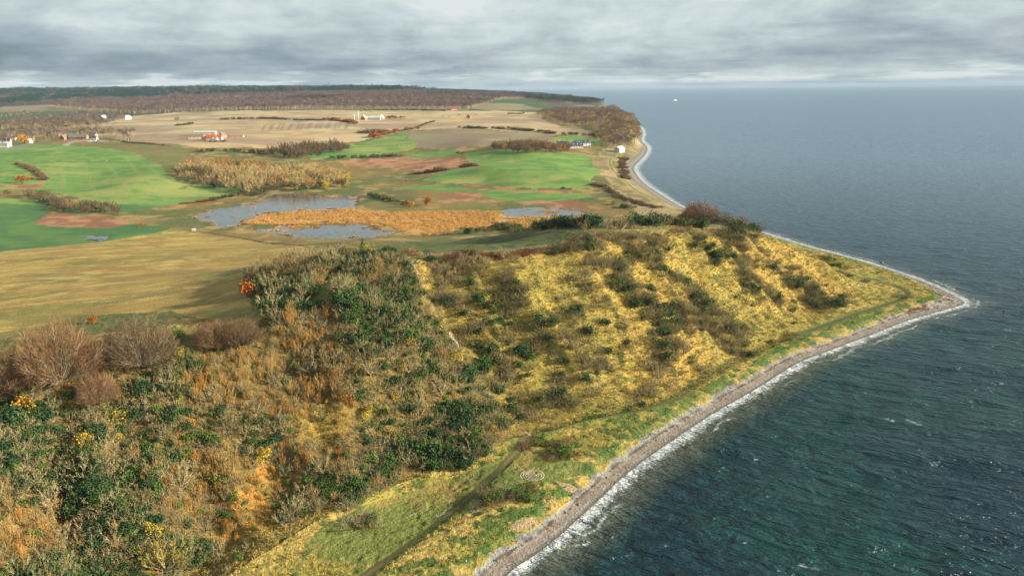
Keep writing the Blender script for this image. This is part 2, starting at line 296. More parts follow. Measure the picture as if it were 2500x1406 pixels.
def cover(x, y, z, sd, cm):
    """class id per point and linear albedo"""
    jit = 1.0 + 3.0 * sst(np.hypot(x, y), 200, 900)
    wx = (fbm(x, y, 9, 3, 51) - .5) * 5 * jit; wy = (fbm(x, y, 9, 3, 61) - .5) * 5 * jit
    r = np.hypot(x, y); nearf = 1 - sst(r, 330, 620)
    n1 = fbm(x, y, 3.0, 4, 71); n2 = fbm(x, y, 14, 4, 81); n3 = fbm(x, y, 60, 4, 91); n4 = fbm(x, y, 1.1, 2, 101)
    ns = fbm(x, y * 2.4, 22, 4, 111)                                  # streaks along x
    def C(*c): return np.array(c)
    def lerp(a, b, t): return a + (b - a) * t[..., None]
    one = np.ones(x.shape); xr_ = x * .94 + y * .34; yr_ = -x * .34 + y * .94
    # default: rough grass
    col = lerp(one[:, None] * C(.22, .155, .055), C(.115, .13, .045), sst(n3, .38, .62)); col = lerp(col, C(.34, .24, .10), sst(n2, .5, .75))
    cls = np.array(['meadow'] * len(x), dtype='U16')
    def zone(name, c, wob=1.0, soft=None):
        m = np.zeros(x.shape, bool)
        for P in Z[name]: m |= inpoly(x + wx * wob, y + wy * wob, P)
        if name: cls[m] = name
        col[m] = c[m] if np.ndim(c) == 2 else c
        return m
    gl = C(.17, .27, .062); gd = C(.105, .205, .05); gy = C(.29, .30, .09)
    gcol = lerp(lerp(one[:, None] * gl, gd, sst(ns, .40, .62)), gy, sst(n3, .56, .72) * .8); gcol = gcol * (0.88 + .24 * n1[:, None])
    gnear = lerp(one[:, None] * C(.065, .145, .05), C(.10, .185, .05), sst(n2, .4, .65))
    scol = lerp(one[:, None] * C(.48, .35, .185), C(.34, .25, .15), sst(fbm(x, y * 2.4, 60, 5, 112, .6), .42, .62)); scol = lerp(scol, C(.47, .40, .22), sst(n3, .52, .68)); scol = lerp(scol, C(.26, .19, .14), .6 * sst(fbm(x, y * 1.6, 170, 4, 113), .55, .68))
    pcol = lerp(one[:, None] * C(.235, .175, .115), C(.24, .26, .12), sst(fbm(x, y * 1.8, 90, 4, 114), .45, .65) * .7)
    zone('rough_meadow', lerp(lerp(lerp(one[:, None] * C(.38, .265, .08), C(.28, .185, .065), sst(fbm(xr_, yr_ * 1.5, 15, 6, 111, .66), .36, .68)), C(.19, .175, .055), .8 * sst(fbm(xr_ * .8, yr_ * 1.6, 26, 6, 13, .66), .46, .66)), C(.46, .34, .11), sst(fbm(xr_ * .8, yr_ * 1.5, 12, 6, 15, .72), .50, .70)), .4)
    zone('stubble_field', scol, .3)
    zone('ploughed_field', pcol, .3)
    zone('pasture', lerp(lerp(lerp(one[:, None] * C(.14, .15, .045), C(.19, .16, .06), sst(n2, .45, .6)), C(.075, .10, .032), nearf * .8), C(.045, .065, .022), sst(n1, .52, .66) * nearf), .5)
    m = zone('green_field', gcol, .15); mn = m & (x < -200) & (y < 700); col[mn] = gnear[mn]
    zone('marsh', lerp(one[:, None] * C(.25, .12, .065), C(.40, .22, .11), sst(n2, .42, .62)), 1.0)
    zone('reed_bed', lerp(lerp(one[:, None] * C(.52, .28, .085), C(.42, .22, .07), sst(ns, .45, .62)), C(.46, .32, .15), sst(n1, .5, .7)), 1.0)
    col[(fbm(x, y, 7, 4, 141) > .6) & (cls == 'reed_bed') & (x < -120)] = C(.20, .07, .035)
    zone('pond', lerp(one[:, None] * C(.06, .05, .03), C(.20, .12, .05), sst(n1, .5, .65)), .6)
    # cliff and foreland
    land_near = (cm > 0)
    cl = lerp(lerp(one[:, None] * C(.42, .31, .075), C(.335, .27, .065), sst(n2, .40, .62)), C(.42, .26, .07), .5 * sst(n3, .50, .66)); sl = fbm(x * .83 + y * .56, (x * .56 - y * .83) * .25, 9, 4, 119); cl = lerp(cl, C(.24, .19, .06), .5 * sst(sl, .48, .66)); cl = lerp(cl, C(.12, .13, .035), sst(n1, .60, .74))
    left = sst(-x * 0.83 - (y - 250) * 0.56, -14, 40)                  # thicket floor on the left flank
    cl = lerp(cl, C(.16, .11, .04), left * (.80 + .15 * sst(n2, .35, .6)))
    for q_, P in enumerate(GOLDP):
        m = inpoly(x + wx * .6, y + wy * .6, P); cl[m] = (lerp(one[:, None] * C(.36, .25, .06), C(.22, .155, .045), sst(n1, .35, .6)) if q_ not in (1, 3) else lerp(one[:, None] * C(.38, .19, .045), C(.22, .15, .04), sst(n1, .35, .6)))[m]
    mcl = inpoly(x, y, CLIFF); cls[mcl] = 'hillside'; col[mcl] = cl[mcl]
    df, fs, _ = seg_dist(x, y, FOOT)
    fl = (sd > 0) & (~mcl) & (sd < 75) & (r < 560) & (z < 7) & (x > -100)
    fc = lerp(lerp(one[:, None] * C(.44, .32, .10), C(.30, .26, .065), sst(n2, .44, .6)), C(.10, .14, .035), sst(n1 + .15 * np.exp(-((sd - 12) / 5) ** 2), .56, .68))
    fc = lerp(fc, C(.075, .15, .03), np.exp(-((sd - 9.5) / 3.2) ** 2) * sst(fbm(x, y, 5, 3, 131), .42, .58) * .85)
    lawn = inpoly(x, y, Z_lawn) ; cls[fl] = 'foreland'; col[fl] = fc[fl]
    lw = lerp(one[:, None] * C(.17, .19, .05), C(.26, .20, .06), sst(n2, .45, .62)); col[lawn & fl] = lw[lawn & fl]
    bay = (sd > 0) & (r > 560) & (r < 3000) & (x > 100)
    m = bay & (sd < 60) & (sd > 0); bc = lerp(one[:, None] * C(.36, .27, .14), C(.20, .17, .07), sst(n2, .45, .6)); cls[m] = 'foreland'; col[m] = bc[m]
    # beach
    bw = np.where(r < 560, 5.8 + 2.2 * (n2 - .5) + 3.0 * np.exp(-((x - 200) ** 2 + (y - 370) ** 2) / 900), 8 + 10 * np.exp(-((y - 1000) / 260) ** 2)) + (n1 - .5) * 3
    mb = (sd < bw) & (r < 3600)
    bcol = lerp(lerp(one[:, None] * C(.35, .335, .305), C(.235, .22, .195), sst(n1, .4, .65)), C(.38, .365, .335), sst(n4, .6, .8))
    tip = np.exp(-((x - 190) ** 2 + (y - 365) ** 2) / 3500.)
    lineA = np.exp(-((sd - 4.2 - (n2 - .5) * 1.2) / .45) ** 2) * sst(n1, .3, .55); lineB = np.exp(-((sd - 6.3 - (n2 - .5) * 2) / (.35 + tip)) ** 2) * sst(n1, .42, .6)
    bcol = lerp(bcol, C(.10, .065, .045), np.clip(lineA * .9, 0, 1)); bcol = lerp(bcol, C(.16, .055, .035), np.clip(lineB * (.35 + 1.2 * tip), 0, 1))
    bcol = lerp(bcol, C(.30, .20, .13), np.exp(-((sd - 2.6) / 1.0) ** 2) * .7)
    bcol = lerp(bcol, C(.17, .13, .10), 1 - sst(sd, 0.2, 1.6))
    bcol = np.where((r > 560)[:, None], lerp(lerp(one[:, None] * C(.27, .245, .205), C(.20, .12, .085), np.exp(-((sd - 9) / 2.0) ** 2) * .5), C(.2, .16, .13), 1 - sst(sd, 0, 5)), bcol)
    cls[mb] = 'beach'; col[mb] = bcol[mb] * np.array([.84, .86, .86])
    for P in Z['bare_ground']:
        m = inpoly(x + wx * .3, y + wy * .3, P) & ~mb; cls[m] = 'bare_ground'; col[m] = lerp(one[:, None] * C(.42, .30, .19), C(.33, .25, .13), n1)[m]
    def near_d(L_):
        bb = np.nonzero((x > L_[:, 0].min() - 15) & (x < L_[:, 0].max() + 15) & (y > L_[:, 1].min() - 15) & (y < L_[:, 1].max() + 15))[0]
        d = np.full(x.shape, 99.); d[bb] = seg_dist(x[bb], y[bb], L_)[0]; return d
    for k_, L_ in enumerate(STR): d = near_d(L_); col = lerp(col, C(.20, .15, .10), np.exp(-(d / (2.2 + 1.2 * (k_ % 3 == 1))) ** 2) * .75)
    def ribbon(name, w_, c, cl_=None, soft=.5, amt=1.0):
        nonlocal col
        L_ = LN[name]; bb = np.nonzero((x > L_[:, 0].min() - 15) & (x < L_[:, 0].max() + 15) & (y > L_[:, 1].min() - 15) & (y < L_[:, 1].max() + 15))[0]
        d = np.full(x.shape, 99.); d[bb] = seg_dist(x[bb], y[bb], L_)[0]; t = (1 - sst(d + (n1 - .5) * w_ * .8, w_ * (1 - soft), w_ * (1 + soft))) * amt
        col = lerp(col, C(*c), t)
        if cl_: cls[(d < w_) & (sd > 1)] = cl_
        return d
    d = ribbon('foot_path', 1.5, (.075, .085, .026), 'path', .6, 1.0); t = (1 - sst(np.abs(d), .2, .9)) * (y < 225) * (x < 5) * sst(n2, .35, .6); col = lerp(col, C(.21, .14, .07), t * .75)
    t = np.exp(-((d - 2.2) / 1.0) ** 2) * .5 * (cls == 'foreland'); col = lerp(col, C(.11, .15, .03), t)
    ribbon('stair_path', .3, (.34, .27, .12), None, .6, .6); ribbon('stair_path2', .35, (.34, .27, .13), 'path', .6, .45); ribbon('top_ride', 2.3, (.12, .13, .035), 'path')
    ribbon('ridge_path', .5, (.36, .28, .13), None, .5, .7); ribbon('red_strip', 3.2, (.24, .085, .045), None, .6, .9); ribbon('side_loop', .7, (.10, .13, .035))
    ribbon('farm_track', 3, (.42, .34, .14)); d = near_d(LN['farm_track']); col = lerp(col, C(.13, .16, .05), (1 - sst(np.abs(d), .6, 1.6)))
    ribbon('village_road', 4, (.20, .19, .19), 'road'); ribbon('farm_road', 4, (.34, .29, .26), 'road'); ribbon('ditch', .9, (.03, .03, .025)); ribbon('edge_a', .8, (.34, .33, .12))
    for i in range(len(TRAM)):
        d = near_d(LN['tram%d' % i]); col = lerp(col, C(.27, .29, .11) if i < 6 else C(.09, .15, .045), np.exp(-((d - 1.2) / .7) ** 2) * (.55 if i < 6 else .22))
    # forests: leaf litter floor
    fo = (r > 2100) & (cls == 'meadow') & (x < 420); col[fo] = lerp(lerp(one[:, None] * C(.10, .085, .065), C(.20, .165, .12), sst(fbm(x, y * .35, 260, 4, 77), .5, .56)), C(.07, .11, .045), sst(fbm(x, y * .3, 420, 3, 78), .56, .6))[fo]
    gr_ = col @ np.array([.3, .6, .1]); col = gr_[:, None] + (col - gr_[:, None]) * np.array([1.03, 1.02, 1.03])
    return cls, np.clip(col * .74, .004, 1), sd
Z_lawn = smooth(g([(780,1290),(900,1230),(1060,1180),(1200,1130),(1290,1085),(1330,1110),(1420,1130),(1400,1165),(1300,1190),(1230,1225),(1100,1270),(960,1345),(860,1390),(740,1340)])[:, :2], 2)

# ------------------------------------------------------------------ materials
def mat(name): 
    m = bpy.data.materials.new(name); m.use_nodes = True; return m, NT(m.node_tree)
def finish(t, sh, disp=None):
    o = t.n('ShaderNodeOutputMaterial'); t.t.links.new(sh.outputs[0], o.inputs[0]); return o
def ground_mat():
    m, t = mat('ground cover'); P = t.n('ShaderNodeNewGeometry').outputs['Position']
    col = t.n('ShaderNodeAttribute', attribute_name='cover').outputs['Color']
    rough = t.n('ShaderNodeAttribute', attribute_name='tuft').outputs['Fac']
    a = t.noise(P, 1.3, 3, .65); b = t.noise(P, 0.22, 4, .6); c = t.noise(P, 4.0, 2, .6)
    v = t.math('ADD', t.math('MULTIPLY', a, .9), t.math('MULTIPLY', b, .7)); v = t.math('ADD', v, t.math('MULTIPLY', c, .6))
    v = t.math('ADD', t.math('MULTIPLY', t.math('SUBTRACT', v, 1.1), t.math('ADD', t.math('MULTIPLY', rough, .85), .22)), 1.0)
    colv = t.n('ShaderNodeVectorMath', {0: col, 3: v}, operation='SCALE').outputs[0]
    bmp = t.n('ShaderNodeBump', {'Strength': t.math('ADD', t.math('MULTIPLY', rough, .75), .12), 'Distance': 0.8, 'Height': t.math('ADD', a, t.math('MULTIPLY', c, .35))})
    wet = t.n('ShaderNodeAttribute', attribute_name='shore').outputs['Fac']
    ro = t.math('ADD', .35, t.math('MULTIPLY', t.ss(wet, 0.3, 1.8), .55))
    finish(t, t.n('ShaderNodeBsdfPrincipled', {'Base Color': colv, 'Roughness': ro, 'Specular IOR Level': .15, 'Normal': bmp}))
    return m
M_ground = ground_mat()

def new_mesh(name, V, Fc, mats=(), smooth_=False, mi=None):
    me = bpy.data.meshes.new(name); V = np.asarray(V, np.float32); Fc = np.asarray(Fc, np.int32); k = Fc.shape[1]
    me.vertices.add(len(V)); me.vertices.foreach_set('co', V.ravel())
    me.loops.add(Fc.size); me.loops.foreach_set('vertex_index', Fc.ravel())
    me.polygons.add(len(Fc)); me.polygons.foreach_set('loop_start', np.arange(0, Fc.size, k, dtype=np.int32))
    for m in mats: me.materials.append(m)
    if mi is not None: me.polygons.foreach_set('material_index', np.asarray(mi, np.int32))
    if smooth_: me.polygons.foreach_set('use_smooth', np.ones(len(Fc), bool))
    me.update(calc_edges=True); return me
def link(name, me, parent=None, loc=None, **props):
    o = bpy.data.objects.new(name, me); S.collection.objects.link(o)
    if parent: o.parent = parent
    if loc is not None: o.location = loc
    for k, v in props.items(): o[k] = v
    return o
def fan(a0, a1, na, radii):
    A = np.radians(np.linspace(a0, a1, na)); X = np.outer(radii, np.sin(A)); Y = np.outer(radii, np.cos(A)); return X.ravel(), Y.ravel()
def quads(nr, na):
    i = np.arange(nr - 1)[:, None] * na + np.arange(na - 1)[None]; i = i.ravel(); return np.stack([i, i + 1, i + na + 1, i + na], 1)

rr = [75.0]
while rr[-1] < 15500:
    r = rr[-1]; wgt = 0.62 if 165 < r < 430 else (0.9 if r < 165 else 0.62 if r < 2000 else 0.35)
    rr.append(r + min(max(r * r / 79600 * wgt, .12), 55))
rr = np.array(rr); NA = 860
gx, gy = fan(-39, 39, NA, rr)
gz, gsd, gcm = land(gx, gy, True)
cls, col, _ = cover(gx, gy, gz, gsd, gcm)
ponds = Z['pond']
m = np.zeros(gx.shape, bool)
for P in ponds: m |= inpoly(gx, gy, P)
tuft = np.where(np.isin(cls, ['green_field', 'ploughed_field', 'stubble_field', 'road', 'pond']), 0.12, 1.0)
tuft[cls == 'beach'] = .7; tuft[cls == 'path'] = .3; tuft[cls == 'rough_meadow'] = .55; tuft[cls == 'pasture'] = .6
gz = gz + np.where(np.isin(cls, ['hillside', 'foreland', 'meadow', 'reed_bed']), (fbm(gx, gy, 1.3, 2, 201) - .3) * .55, 0) * (1 - sst(np.hypot(gx, gy), 600, 1500))
Q = quads(len(rr), NA)
fc = cls[Q[:, 0]]; keep = (gsd[Q].max(1) > -14)
names = dict(meadow='meadow', green_field='green_field', stubble_field='stubble_field', ploughed_field='ploughed_field', pasture='pasture', marsh='marsh', reed_bed='reed_bed', pond='pond_bed',
             rough_meadow='rough_meadow', hillside='hillside', foreland='foreland', beach='beach', bare_ground='bare_ground', path='path', road='road')
for c in sorted(set(fc)):
    q = Q[(fc == c) & keep]; u, inv = np.unique(q.ravel(), return_inverse=True)
    me = new_mesh(names[c], np.stack([gx[u], gy[u], gz[u]], 1), inv.reshape(-1, 4), [M_ground], True)
    at_ = me.attributes.new('cover', 'FLOAT_COLOR', 'POINT'); at_.data.foreach_set('color', np.concatenate([col[u], np.ones((len(u), 1))], 1).astype(np.float32).ravel())
    at_ = me.attributes.new('tuft', 'FLOAT', 'POINT'); at_.data.foreach_set('value', tuft[u].astype(np.float32))
    at_ = me.attributes.new('shore', 'FLOAT', 'POINT'); at_.data.foreach_set('value', gsd[u].astype(np.float32))
    link(names[c], me, kind='structure')
print('land', time.time() - T0)

# ------------------------------------------------------------------ sea
def sea_mat():
    m, t = mat('sea water'); P = t.n('ShaderNodeNewGeometry').outputs['Position']
    sh = t.n('ShaderNodeAttribute', attribute_name='shore').outputs['Fac']          # metres off the shore
    cam_d_ = t.n('ShaderNodeVectorMath', {0: P}, operation='LENGTH').outputs['Value']
    rot = t.n('ShaderNodeVectorRotate', {'Vector': P, 'Angle': math.radians(24)}, rotation_type='Z_AXIS').outputs[0]
    st = t.n('ShaderNodeVectorMath', {0: rot, 1: (0.38, 1.0, 1.0)}, operation='MULTIPLY').outputs[0]
    a = t.noise(st, 0.24, 4, .6, .5); b = t.noise(st, 0.75, 3, .65, .4); a2 = t.noise(st, .06, 3, .6, .4); c = t.noise(P, 0.02, 4, .6); d = t.noise(P, 0.0035, 3, .6)
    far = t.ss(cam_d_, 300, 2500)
    h = t.math('ADD', t.math('ADD', t.math('MULTIPLY', a, 2.0), t.math('MULTIPLY', b, .6)), t.math('MULTIPLY', t.math('MULTIPLY', a2, far), 5.0))
    bmp = t.n('ShaderNodeBump', {'Strength': 1.0, 'Distance': t.math('SUBTRACT', 2.3, t.math('MULTIPLY', far, 1.2)), 'Height': h})
    base = t.mix(t.ss(t.math('ADD', t.math('MULTIPLY', c, .5), t.math('MULTIPLY', d, .5)), .40, .66), (.004, .022, .034), (.004, .040, .034))
    base = t.mix(t.math('MULTIPLY', t.math('SUBTRACT', 1, t.ss(sh, 1, 16)), t.math('ADD', .45, t.math('MULTIPLY', c, .6))), base, (.10, .105, .070))
    base = t.mix(t.math('MULTIPLY', t.ss(cam_d_, 230, 1300), .9), base, (.095, .155, .215))  # base colour lightens with distance, standing in for sky reflected far out
    fn = t.noise(P, 1.3, 5, .75, 1.2); fw = t.noise(P, .09, 3, .6, 0)
    w0 = t.math('ADD', sh, t.math('MULTIPLY', t.math('SUBTRACT', fw, .5), 5.0))
    farw = t.math('ADD', 1.0, t.math('MULTIPLY', t.ss(cam_d_, 450, 1100), 1.3))
    near_edge = t.math('SUBTRACT', 1, t.ss(w0, t.math('MULTIPLY', farw, .6), t.math('MULTIPLY', farw, 5.2)))
    lc = t.math('ADD', sh, t.math('MULTIPLY', t.math('SUBTRACT', t.noise(P, .05, 3, .6), .5), 14.0)); crest = t.math('MULTIPLY', t.math('SUBTRACT', 1, t.ss(t.math('ABSOLUTE', t.math('SUBTRACT', lc, 6.0)), .2, .8)), t.ss(t.noise(P, .035, 2, .5), .46, .54))
    surf = t.n('ShaderNodeAttribute', attribute_name='surf').outputs['Fac']
    foam = t.ss(t.math('ADD', fn, t.math('MULTIPLY', near_edge, .22)), .56, .74)
    foam = t.math('MAXIMUM', t.math('MULTIPLY', foam, t.ss(near_edge, 0.02, .25)), t.math('MULTIPLY', t.math('MAXIMUM', crest, surf), t.math('MULTIPLY', t.ss(fn, .40, .60), .8)))
    caps = t.math('MULTIPLY', t.ss(t.noise(st, .11, 6, .72, .6), .80, .83), t.ss(fn, .5, .6))
    foam = t.math('MAXIMUM', t.math('MULTIPLY', foam, .9), t.math('MULTIPLY', caps, .6))
    colr = t.mix(foam, base, (.50, .53, .54))
    ro = t.math('ADD', t.math('ADD', .23, t.math('MULTIPLY', foam, .5)), t.math('MULTIPLY', far, .12))
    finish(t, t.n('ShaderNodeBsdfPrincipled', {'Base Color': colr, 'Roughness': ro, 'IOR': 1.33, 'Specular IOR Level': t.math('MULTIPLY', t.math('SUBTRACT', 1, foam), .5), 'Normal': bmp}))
    return m
rs = [70.0]
while rs[-1] < 40000:
    r = rs[-1]; rs.append(r + min(max(r * r / 79600 * 1.1, .5), 4000) if r < 20000 else r * 1.35)
rs = np.array(rs); NS = 520
sx, sy = fan(-42, 46, NS, rs)
_, _sd, _ = land(sx, sy, True) if False else (0, 0, 0)
d_, s_, _ = seg_dist(sx, sy, COAST); ssd = np.where(s_ > 0, -d_, d_)
Qs = quads(len(rs), NS); Qs = Qs[ssd[Qs].max(1) > -3]; u, inv = np.unique(Qs.ravel(), return_inverse=True)
far_ = np.hypot(sx[u], sy[u]); amp = (1 - sst(far_, 380, 900)) * sst(ssd[u], 2, 14)
ca, sa = math.cos(math.radians(24)), math.sin(math.radians(24)); wx_ = sx[u] * ca - sy[u] * sa; wy_ = sx[u] * sa + sy[u] * ca
wave = ((fbm(wx_ * .35, wy_, 5.0, 3, 301) - .5) * 1.5 + (fbm(wx_ * .4, wy_, 13, 2, 302) - .5) * 1.2) * amp
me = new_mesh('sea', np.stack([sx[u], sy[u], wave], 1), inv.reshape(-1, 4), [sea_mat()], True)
at_ = me.attributes.new('shore', 'FLOAT', 'POINT'); at_.data.foreach_set('value', ssd[u].astype(np.float32))
sf = np.zeros(len(u), np.float32)
for a_, b_, w_ in (((2410, 740), (2450, 745), .5), ((2365, 738), (2388, 746), .6), ((2318, 700), (2330, 706), .5), ((2312, 694), (2318, 696), .4), ((2314, 769), (2320, 770), .35), ((1955, 1372), (1995, 1384), .35), ((1735, 1000), (1755, 985), .5), ((2165, 1025), (2180, 1030), .3), ((2215, 1028), (2245, 1038), .3)):
    pa, pb = atz(*a_, 0), atz(*b_, 0); dd, _, _ = seg_dist(sx[u], sy[u], [pa, pb]); sf = np.maximum(sf, np.exp(-(dd / w_ / 1.3) ** 2))
at_ = me.attributes.new('surf', 'FLOAT', 'POINT'); at_.data.foreach_set('value', sf.astype(np.float32))
link('sea', me, kind='structure')
# ponds: still sheets lying in the hollows, with weed showing through
def pond_mat():
    m, t = mat('pond water'); P = t.n('ShaderNodeNewGeometry').outputs['Position']
    st = t.n('ShaderNodeVectorMath', {0: P, 1: (0.6, 1.0, 1.0)}, operation='MULTIPLY').outputs[0]
    weed = t.math('MULTIPLY', t.ss(t.noise(st, .45, 6, .75, .3), .53, .60), t.ss(t.noise(P, .035, 3, .6), .46, .58))
    bmp = t.n('ShaderNodeBump', {'Strength': .25, 'Distance': .12, 'Height': t.noise(P, .8, 3, .6)})
    colr = t.mix(weed, (.04, .045, .045), (.11, .075, .035))
    ro = t.math('ADD', .10, t.math('MULTIPLY', weed, .7))
    finish(t, t.n('ShaderNodeBsdfPrincipled', {'Base Color': colr, 'Roughness': ro, 'IOR': 1.5, 'Normal': bmp}))
    return m
M_pond = pond_mat()
for P, zw in PONDW:
    g0 = P.min(0) - 12; g1 = P.max(0) + 12; st_ = 4.0; xs = np.arange(g0[0], g1[0], st_); ys = np.arange(g0[1], g1[1], st_); XX, YY = np.meshgrid(xs, ys); dd, _, _ = seg_dist(XX.ravel(), YY.ravel(), np.vstack([P, P[:1]]))
    ok = inpoly(XX.ravel(), YY.ravel(), P) | (dd < 10); qq = quads(len(ys), len(xs)); qq = qq[ok[qq].any(1)]; uu, iv = np.unique(qq.ravel(), return_inverse=True)
    me = new_mesh('pond', np.stack([XX.ravel()[uu], YY.ravel()[uu], np.full(len(uu), zw)], 1), iv.reshape(-1, 4), [M_pond])
    link('pond', me, kind='structure')
print('sea', time.time() - T0)
# ------------------------------------------------------------------ plants: shapes shared by many copies
rng = np.random.default_rng(7); random.seed(7)
def SAT(c):
    l_ = .3 * c[0] + .6 * c[1] + .1 * c[2]; return tuple(max(.004, (l_ + (v - l_) * 1.03) * .88) for v in c)
def veg_mat(name, c, c2=None, rough=.85, spec=.1, trans=0.0):
    m, t = mat(name); c2 = c2 or c; c = SAT(c); c2 = SAT(c2) # tuple(v * .72 for v in c)
    rnd = t.n('ShaderNodeObjectInfo').outputs['Random']; P = t.n('ShaderNodeNewGeometry').outputs['Position']
    f = t.math('ADD', t.math('MULTIPLY', rnd, .75), t.math('MULTIPLY', t.noise(P, .9, 2, .6), .5))
    cc = t.mix(t.ss(f, .2, .95), c, c2)
    b = t.n('ShaderNodeBsdfPrincipled', {'Base Color': cc, 'Roughness': rough, 'Specular IOR Level': spec})
    finish(t, b); return m
VM = {k: veg_mat(k, *v) for k, v in {
 'grey bark': ((.28, .235, .16), (.19, .16, .10)), 'pale bark': ((.38, .32, .19), (.27, .23, .125)), 'dark bark': ((.13, .10, .075), (.09, .07, .05)),
 'red brown twigs': ((.21, .115, .055), (.13, .09, .048)), 'tan twigs': ((.43, .28, .10), (.28, .19, .07)), 'olive twigs': ((.24, .225, .085), (.15, .155, .06)), 'grey twigs': ((.31, .25, .12), (.19, .165, .075)),
 'orange twigs': ((.44, .20, .045), (.32, .16, .04)), 'pale twigs': ((.52, .37, .15), (.38, .27, .11)), 'maroon twigs': ((.22, .075, .045), (.15, .07, .045)),
 'dark leaves': ((.026, .064, .026), (.05, .09, .026)), 'green leaves': ((.065, .135, .028), (.12, .17, .03)), 'yellow leaves': ((.42, .30, .035), (.34, .26, .04)), 'rust leaves': ((.42, .14, .02), (.32, .10, .02)), 'amber leaves': ((.48, .24, .03), (.40, .20, .03)), 'needles': ((.010, .036, .030), (.02, .05, .03)),
 'dry grass': ((.43, .315, .09), (.33, .26, .07)), 'green grass': ((.11, .17, .035), (.07, .13, .03)), 'reed': ((.52, .30, .10), (.42, .24, .08)), 'purple twigs': ((.165, .11, .10), (.07, .055, .06)), 'brown twigs': ((.22, .155, .075), (.12, .09, .05)),
}.items()}
def nrm(v): return v / (np.linalg.norm(v, axis=-1, keepdims=True) + 1e-9)
def perp(d, r_):
    return nrm(np.cross(d, nrm(r_.normal(size=d.shape))))
class Geo:
    def __init__(s): s.V = []; s.F = []; s.M = []; s.n = 0
    def add(s, V, F, m): s.V.append(V); s.F.append(F + s.n); s.M.append(np.full(len(F), m)); s.n += len(V)
    def spikes(s, p, d, w, m, r_, mid=False):
        """thin tapering twigs: one triangle each"""
        q = perp(nrm(d), r_) * np.asarray(w).reshape(-1, 1) / 2; V = np.stack([p - q, p + q, p + d], 1).reshape(-1, 3)
        s.add(V, np.arange(len(V)).reshape(-1, 3), m)
    def prism(s, p, q, r0, r1, m, r_):
        """three-sided limbs, arrays of segments"""
        d = nrm(q - p); a = perp(d, r_); b = np.cross(d, a); n = len(p); V = np.zeros((n, 6, 3))
        for k in range(3):
            o = a * math.cos(k * 2.0944) + b * math.sin(k * 2.0944)
            V[:, k] = p + o * np.reshape(r0, (-1, 1)); V[:, 3 + k] = q + o * np.reshape(r1, (-1, 1))
        base = np.arange(n)[:, None] * 6; F = np.concatenate([base + np.array(t_)[None] for t_ in ((0, 1, 4), (0, 4, 3), (1, 2, 5), (1, 5, 4), (2, 0, 3), (2, 3, 5))])
        s.add(V.reshape(-1, 3), F, m)
    def leaves(s, p, size, m, r_, up=.35):
        n = len(p); a = nrm(r_.normal(size=(n, 3)) + np.array([0, 0, 0])); nn = nrm(r_.normal(size=(n, 3)) + np.array([0, 0, up * 2])); b = nrm(np.cross(nn, a)); a = np.cross(b, nn)
        sz = (size * r_.uniform(.6, 1.3, n))[:, None]; V = np.stack([p - a * sz * .5, p + b * sz * .42, p + a * sz * .55, p - b * sz * .38], 1).reshape(-1, 3)
        i = np.arange(n)[:, None] * 4; s.add(V, np.concatenate([i + [0, 1, 2], i + [0, 2, 3]]), m)
    def mesh(s, name, mats, only=None):
        V = np.concatenate(s.V); F = np.concatenate(s.F); M = np.concatenate(s.M)
        if only is not None:
            F = F[M == only]; u, inv = np.unique(F.ravel(), return_inverse=True); V = V[u]; F = inv.reshape(-1, 3); M = np.zeros(len(F)); mats = [mats[only]]
        return new_mesh(name, V, F, [VM[k] for k in mats], False, M)
